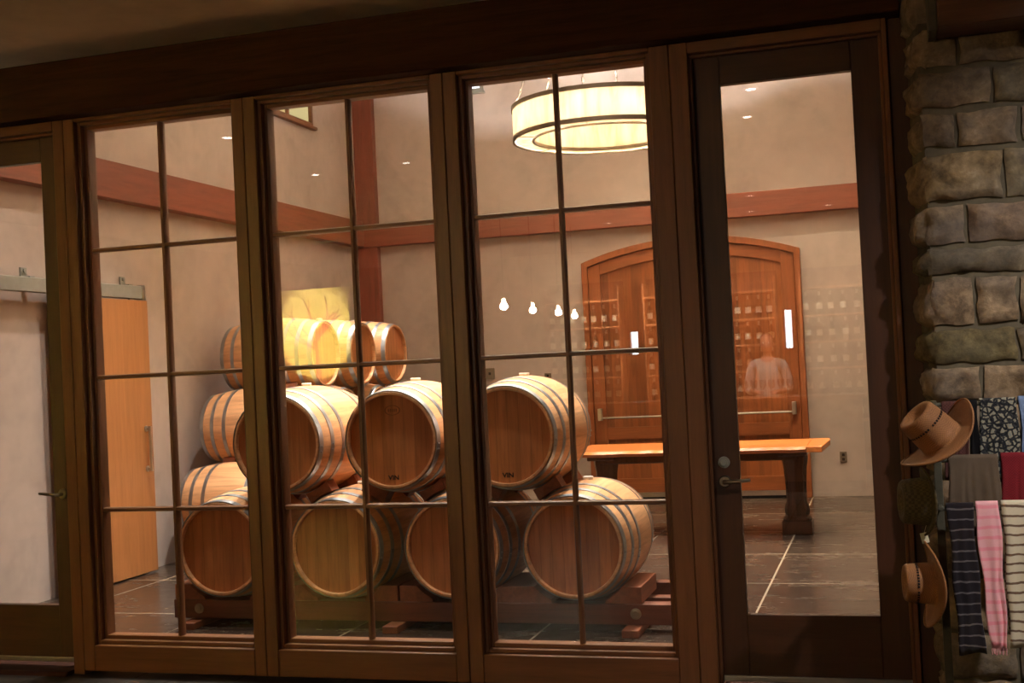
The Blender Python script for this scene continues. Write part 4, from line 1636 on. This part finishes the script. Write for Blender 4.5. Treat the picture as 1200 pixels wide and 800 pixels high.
def person(x, y, face):
    """standing figure, arms bent, hands together at the waist; local -Y is the way it faces before turning"""
    r = empty('person', (x, y, 0), face)
    tag(r, 'person in a pale open shirt standing behind the bar, reflected in the right door glass', 'person')
    skin = plain('skin', lin((206, 150, 118)), 0.55, 0.08, 8)
    shirt = plain('pale_shirt', lin((226, 216, 198)), 0.9, 0.08, 10)
    jeans = plain('dark_trousers', lin((44, 46, 58)), 0.9, 0.1, 10)
    hairm = plain('grey_brown_hair', lin((96, 78, 60)), 0.8, 0.2, 60)

    def skinned(nm, verts, edges, rad, mat, par, sub=2):
        me = bpy.data.meshes.new(nm)
        me.from_pydata(verts, edges, [])
        o = bpy.data.objects.new(nm, me)
        COL.objects.link(o)
        o.parent = par
        sk = o.modifiers.new('skin', 'SKIN')
        sk.use_smooth_shade = True
        for i, v in enumerate(me.skin_vertices[0].data):
            v.radius = rad[i] if isinstance(rad[i], tuple) else (rad[i], rad[i])
            v.use_root = i == 0
        sb = o.modifiers.new('sub', 'SUBSURF')
        sb.levels = sub
        sb.render_levels = sub
        me.materials.append(mat)
        return o
    V = [(0, 0, 0.98), (0, 0.01, 1.12), (0, 0.0, 1.32), (0, 0.01, 1.48), (0, 0.0, 1.57), (0, -0.01, 1.64)]
    E = [(0, 1), (1, 2), (2, 3), (3, 4), (4, 5)]
    Rd = [(0.16, 0.11), (0.145, 0.105), (0.165, 0.115), (0.12, 0.09), (0.055, 0.058), (0.06, 0.065)]
    for sx in (-1, 1):
        n = len(V)
        V += [(sx * 0.10, 0, 0.90), (sx * 0.11, -0.01, 0.50), (sx * 0.11, 0.02, 0.10), (sx * 0.115, -0.10, 0.05), (sx * 0.12, -0.18, 0.035)]
        E += [(0, n), (n, n + 1), (n + 1, n + 2), (n + 2, n + 3), (n + 3, n + 4)]
        Rd += [0.09, 0.062, 0.045, 0.042, 0.034]
        n = len(V)
        V += [(sx * 0.19, 0.01, 1.46), (sx * 0.25, 0.03, 1.18), (sx * 0.13, -0.20, 1.14), (sx * 0.10, -0.25, 1.145)]
        E += [(3, n), (n, n + 1), (n + 1, n + 2), (n + 2, n + 3)]
        Rd += [0.062, 0.046, 0.032, (0.036, 0.022)]
        for f, (dx, dl) in enumerate(((-0.024, 0.075), (-0.008, 0.085), (0.008, 0.080), (0.024, 0.062))):
            q = len(V)
            bx0 = (sx * 0.10 + dx * 0.9, -0.275, 1.145)
            V += [bx0, (bx0[0] - sx * 0.012, bx0[1] - dl * 0.5, 1.138), (bx0[0] - sx * 0.03, bx0[1] - dl * 0.75, 1.118)]
            E += [(n + 3, q), (q, q + 1), (q + 1, q + 2)]
            Rd += [0.0105, 0.0095, 0.008]
        q = len(V)
        V += [(sx * 0.10 - sx * 0.036, -0.245, 1.150), (sx * 0.10 - sx * 0.062, -0.285, 1.148)]
        E += [(n + 3, q), (q, q + 1)]
        Rd += [0.012, 0.009]
    body = skinned('body', V, E, Rd, skin, r)
    # head as one shaped surface
    hd = MB()
    prof = [(0, -0.115), (0.045, -0.108), (0.066, -0.075), (0.074, -0.02), (0.079, 0.04), (0.072, 0.085), (0.045, 0.115), (0, 0.125)]
    hd.lathe(prof, 24, 'Z', (0, -0.012, 1.725), sx=0.98, sy=1.22)
    for v in hd.bm.verts:
        zz = v.co.z - 1.725
        if v.co.y < -0.06:
            a = math.exp(-(v.co.x / 0.016) ** 2)
            v.co.y -= 0.022 * a * math.exp(-((zz + 0.012) / 0.022) ** 2)
            for ex in (-0.033, 0.033):
                v.co.y += 0.008 * math.exp(-((v.co.x - ex) / 0.014) ** 2 - ((zz - 0.02) / 0.014) ** 2)
    hd.build('head', skin, r, smooth=80)
    fe = MB()
    for ex in (-0.030, 0.030):
        fe.ball((ex, -0.095, 1.742), 0.010, 8)
    fe.build('eyes', M['bung'], r)
    ear = MB()
    for ex in (-1, 1):
        ear.lathe([(0, 0), (0.020, 0.004), (0.024, 0.012), (0.012, 0.018), (0, 0.018)], 10, 'X', (ex * 0.074 - (0.018 if ex < 0 else 0), -0.005, 1.722), sx=0.7)
    ear.build('ears', skin, r)
    nose = MB().lathe([(0, 0), (0.012, -0.012), (0.014, -0.028), (0, -0.036)], 10, 'Z', (0, -0.108, 1.735), sy=0.8)
    nose.build('nose', skin, r)
    MB().box(-0.022, 0.022, -0.098, -0.090, 1.670, 1.677).build('mouth', plain('lips', lin((150, 84, 74)), 0.6), r, bevel=0.002)
    hr = MB().lathe([(0.080, -0.005), (0.084, 0.04), (0.078, 0.090), (0.050, 0.124), (0, 0.135)], 24, 'Z', (0, 0.004, 1.725), sx=0.98, sy=1.20)
    hr.build('hair', hairm, r, smooth=80)
    # shirt: slightly larger shell over trunk and sleeves
    SV = [(0, 0, 0.94), (0, 0.01, 1.12), (0, 0.0, 1.32), (0, 0.01, 1.49)]
    SE = [(0, 1), (1, 2), (2, 3)]
    SR = [(0.19, 0.135), (0.175, 0.128), (0.185, 0.135), (0.12, 0.10)]
    for sx in (-1, 1):
        n = len(SV)
        SV += [(sx * 0.19, 0.01, 1.465), (sx * 0.25, 0.03, 1.18), (sx * 0.19, -0.09, 1.155)]
        SE += [(3, n), (n, n + 1), (n + 1, n + 2)]
        SR += [0.080, 0.068, 0.058]
    skinned('shirt', SV, SE, SR, shirt, r)
    TV = [(0, 0, 0.97)]
    TE, TR = [], [(0.175, 0.125)]
    for sx in (-1, 1):
        n = len(TV)
        TV += [(sx * 0.10, 0, 0.88), (sx * 0.11, -0.01, 0.50), (sx * 0.11, 0.015, 0.11)]
        TE += [(0, n), (n, n + 1), (n + 1, n + 2)]
        TR += [0.105, 0.080, 0.066]
    skinned('trousers', TV, TE, TR, jeans, r)
    sh = MB()
    for sx in (-1, 1):
        sh.lathe([(0, 0.0), (0.055, 0.0), (0.058, 0.025), (0.048, 0.06), (0, 0.085)], 16, 'Z', (sx * 0.117, -0.08, 0.0), sx=0.85, sy=2.4)
    sh.build('shoes', M['header'], r, smooth=60)


person(-1.40, -9.32, PI)

for k in range(18):
    o = copy_tree(gp)
    o.location = (-2.05 + k * 0.105, -8.78 + 0.02 * math.sin(k * 2.1), 1.101)
    tag(o, 'clear stemmed wine glass standing in a row on the bar counter', 'glass', 'glasses on the bar counter')
downlight(-1.4, -8.2, SZC, 800.0, 'unseen downlight added over the bar counter to light the person', 'added downlights over the bar counter', color=SHOPWARM, glow=8.0, angle=50, blend=0.8, r_=0.05, tilt=(math.radians(-16), 0))  # extra lamp added so the person shows in the reflection
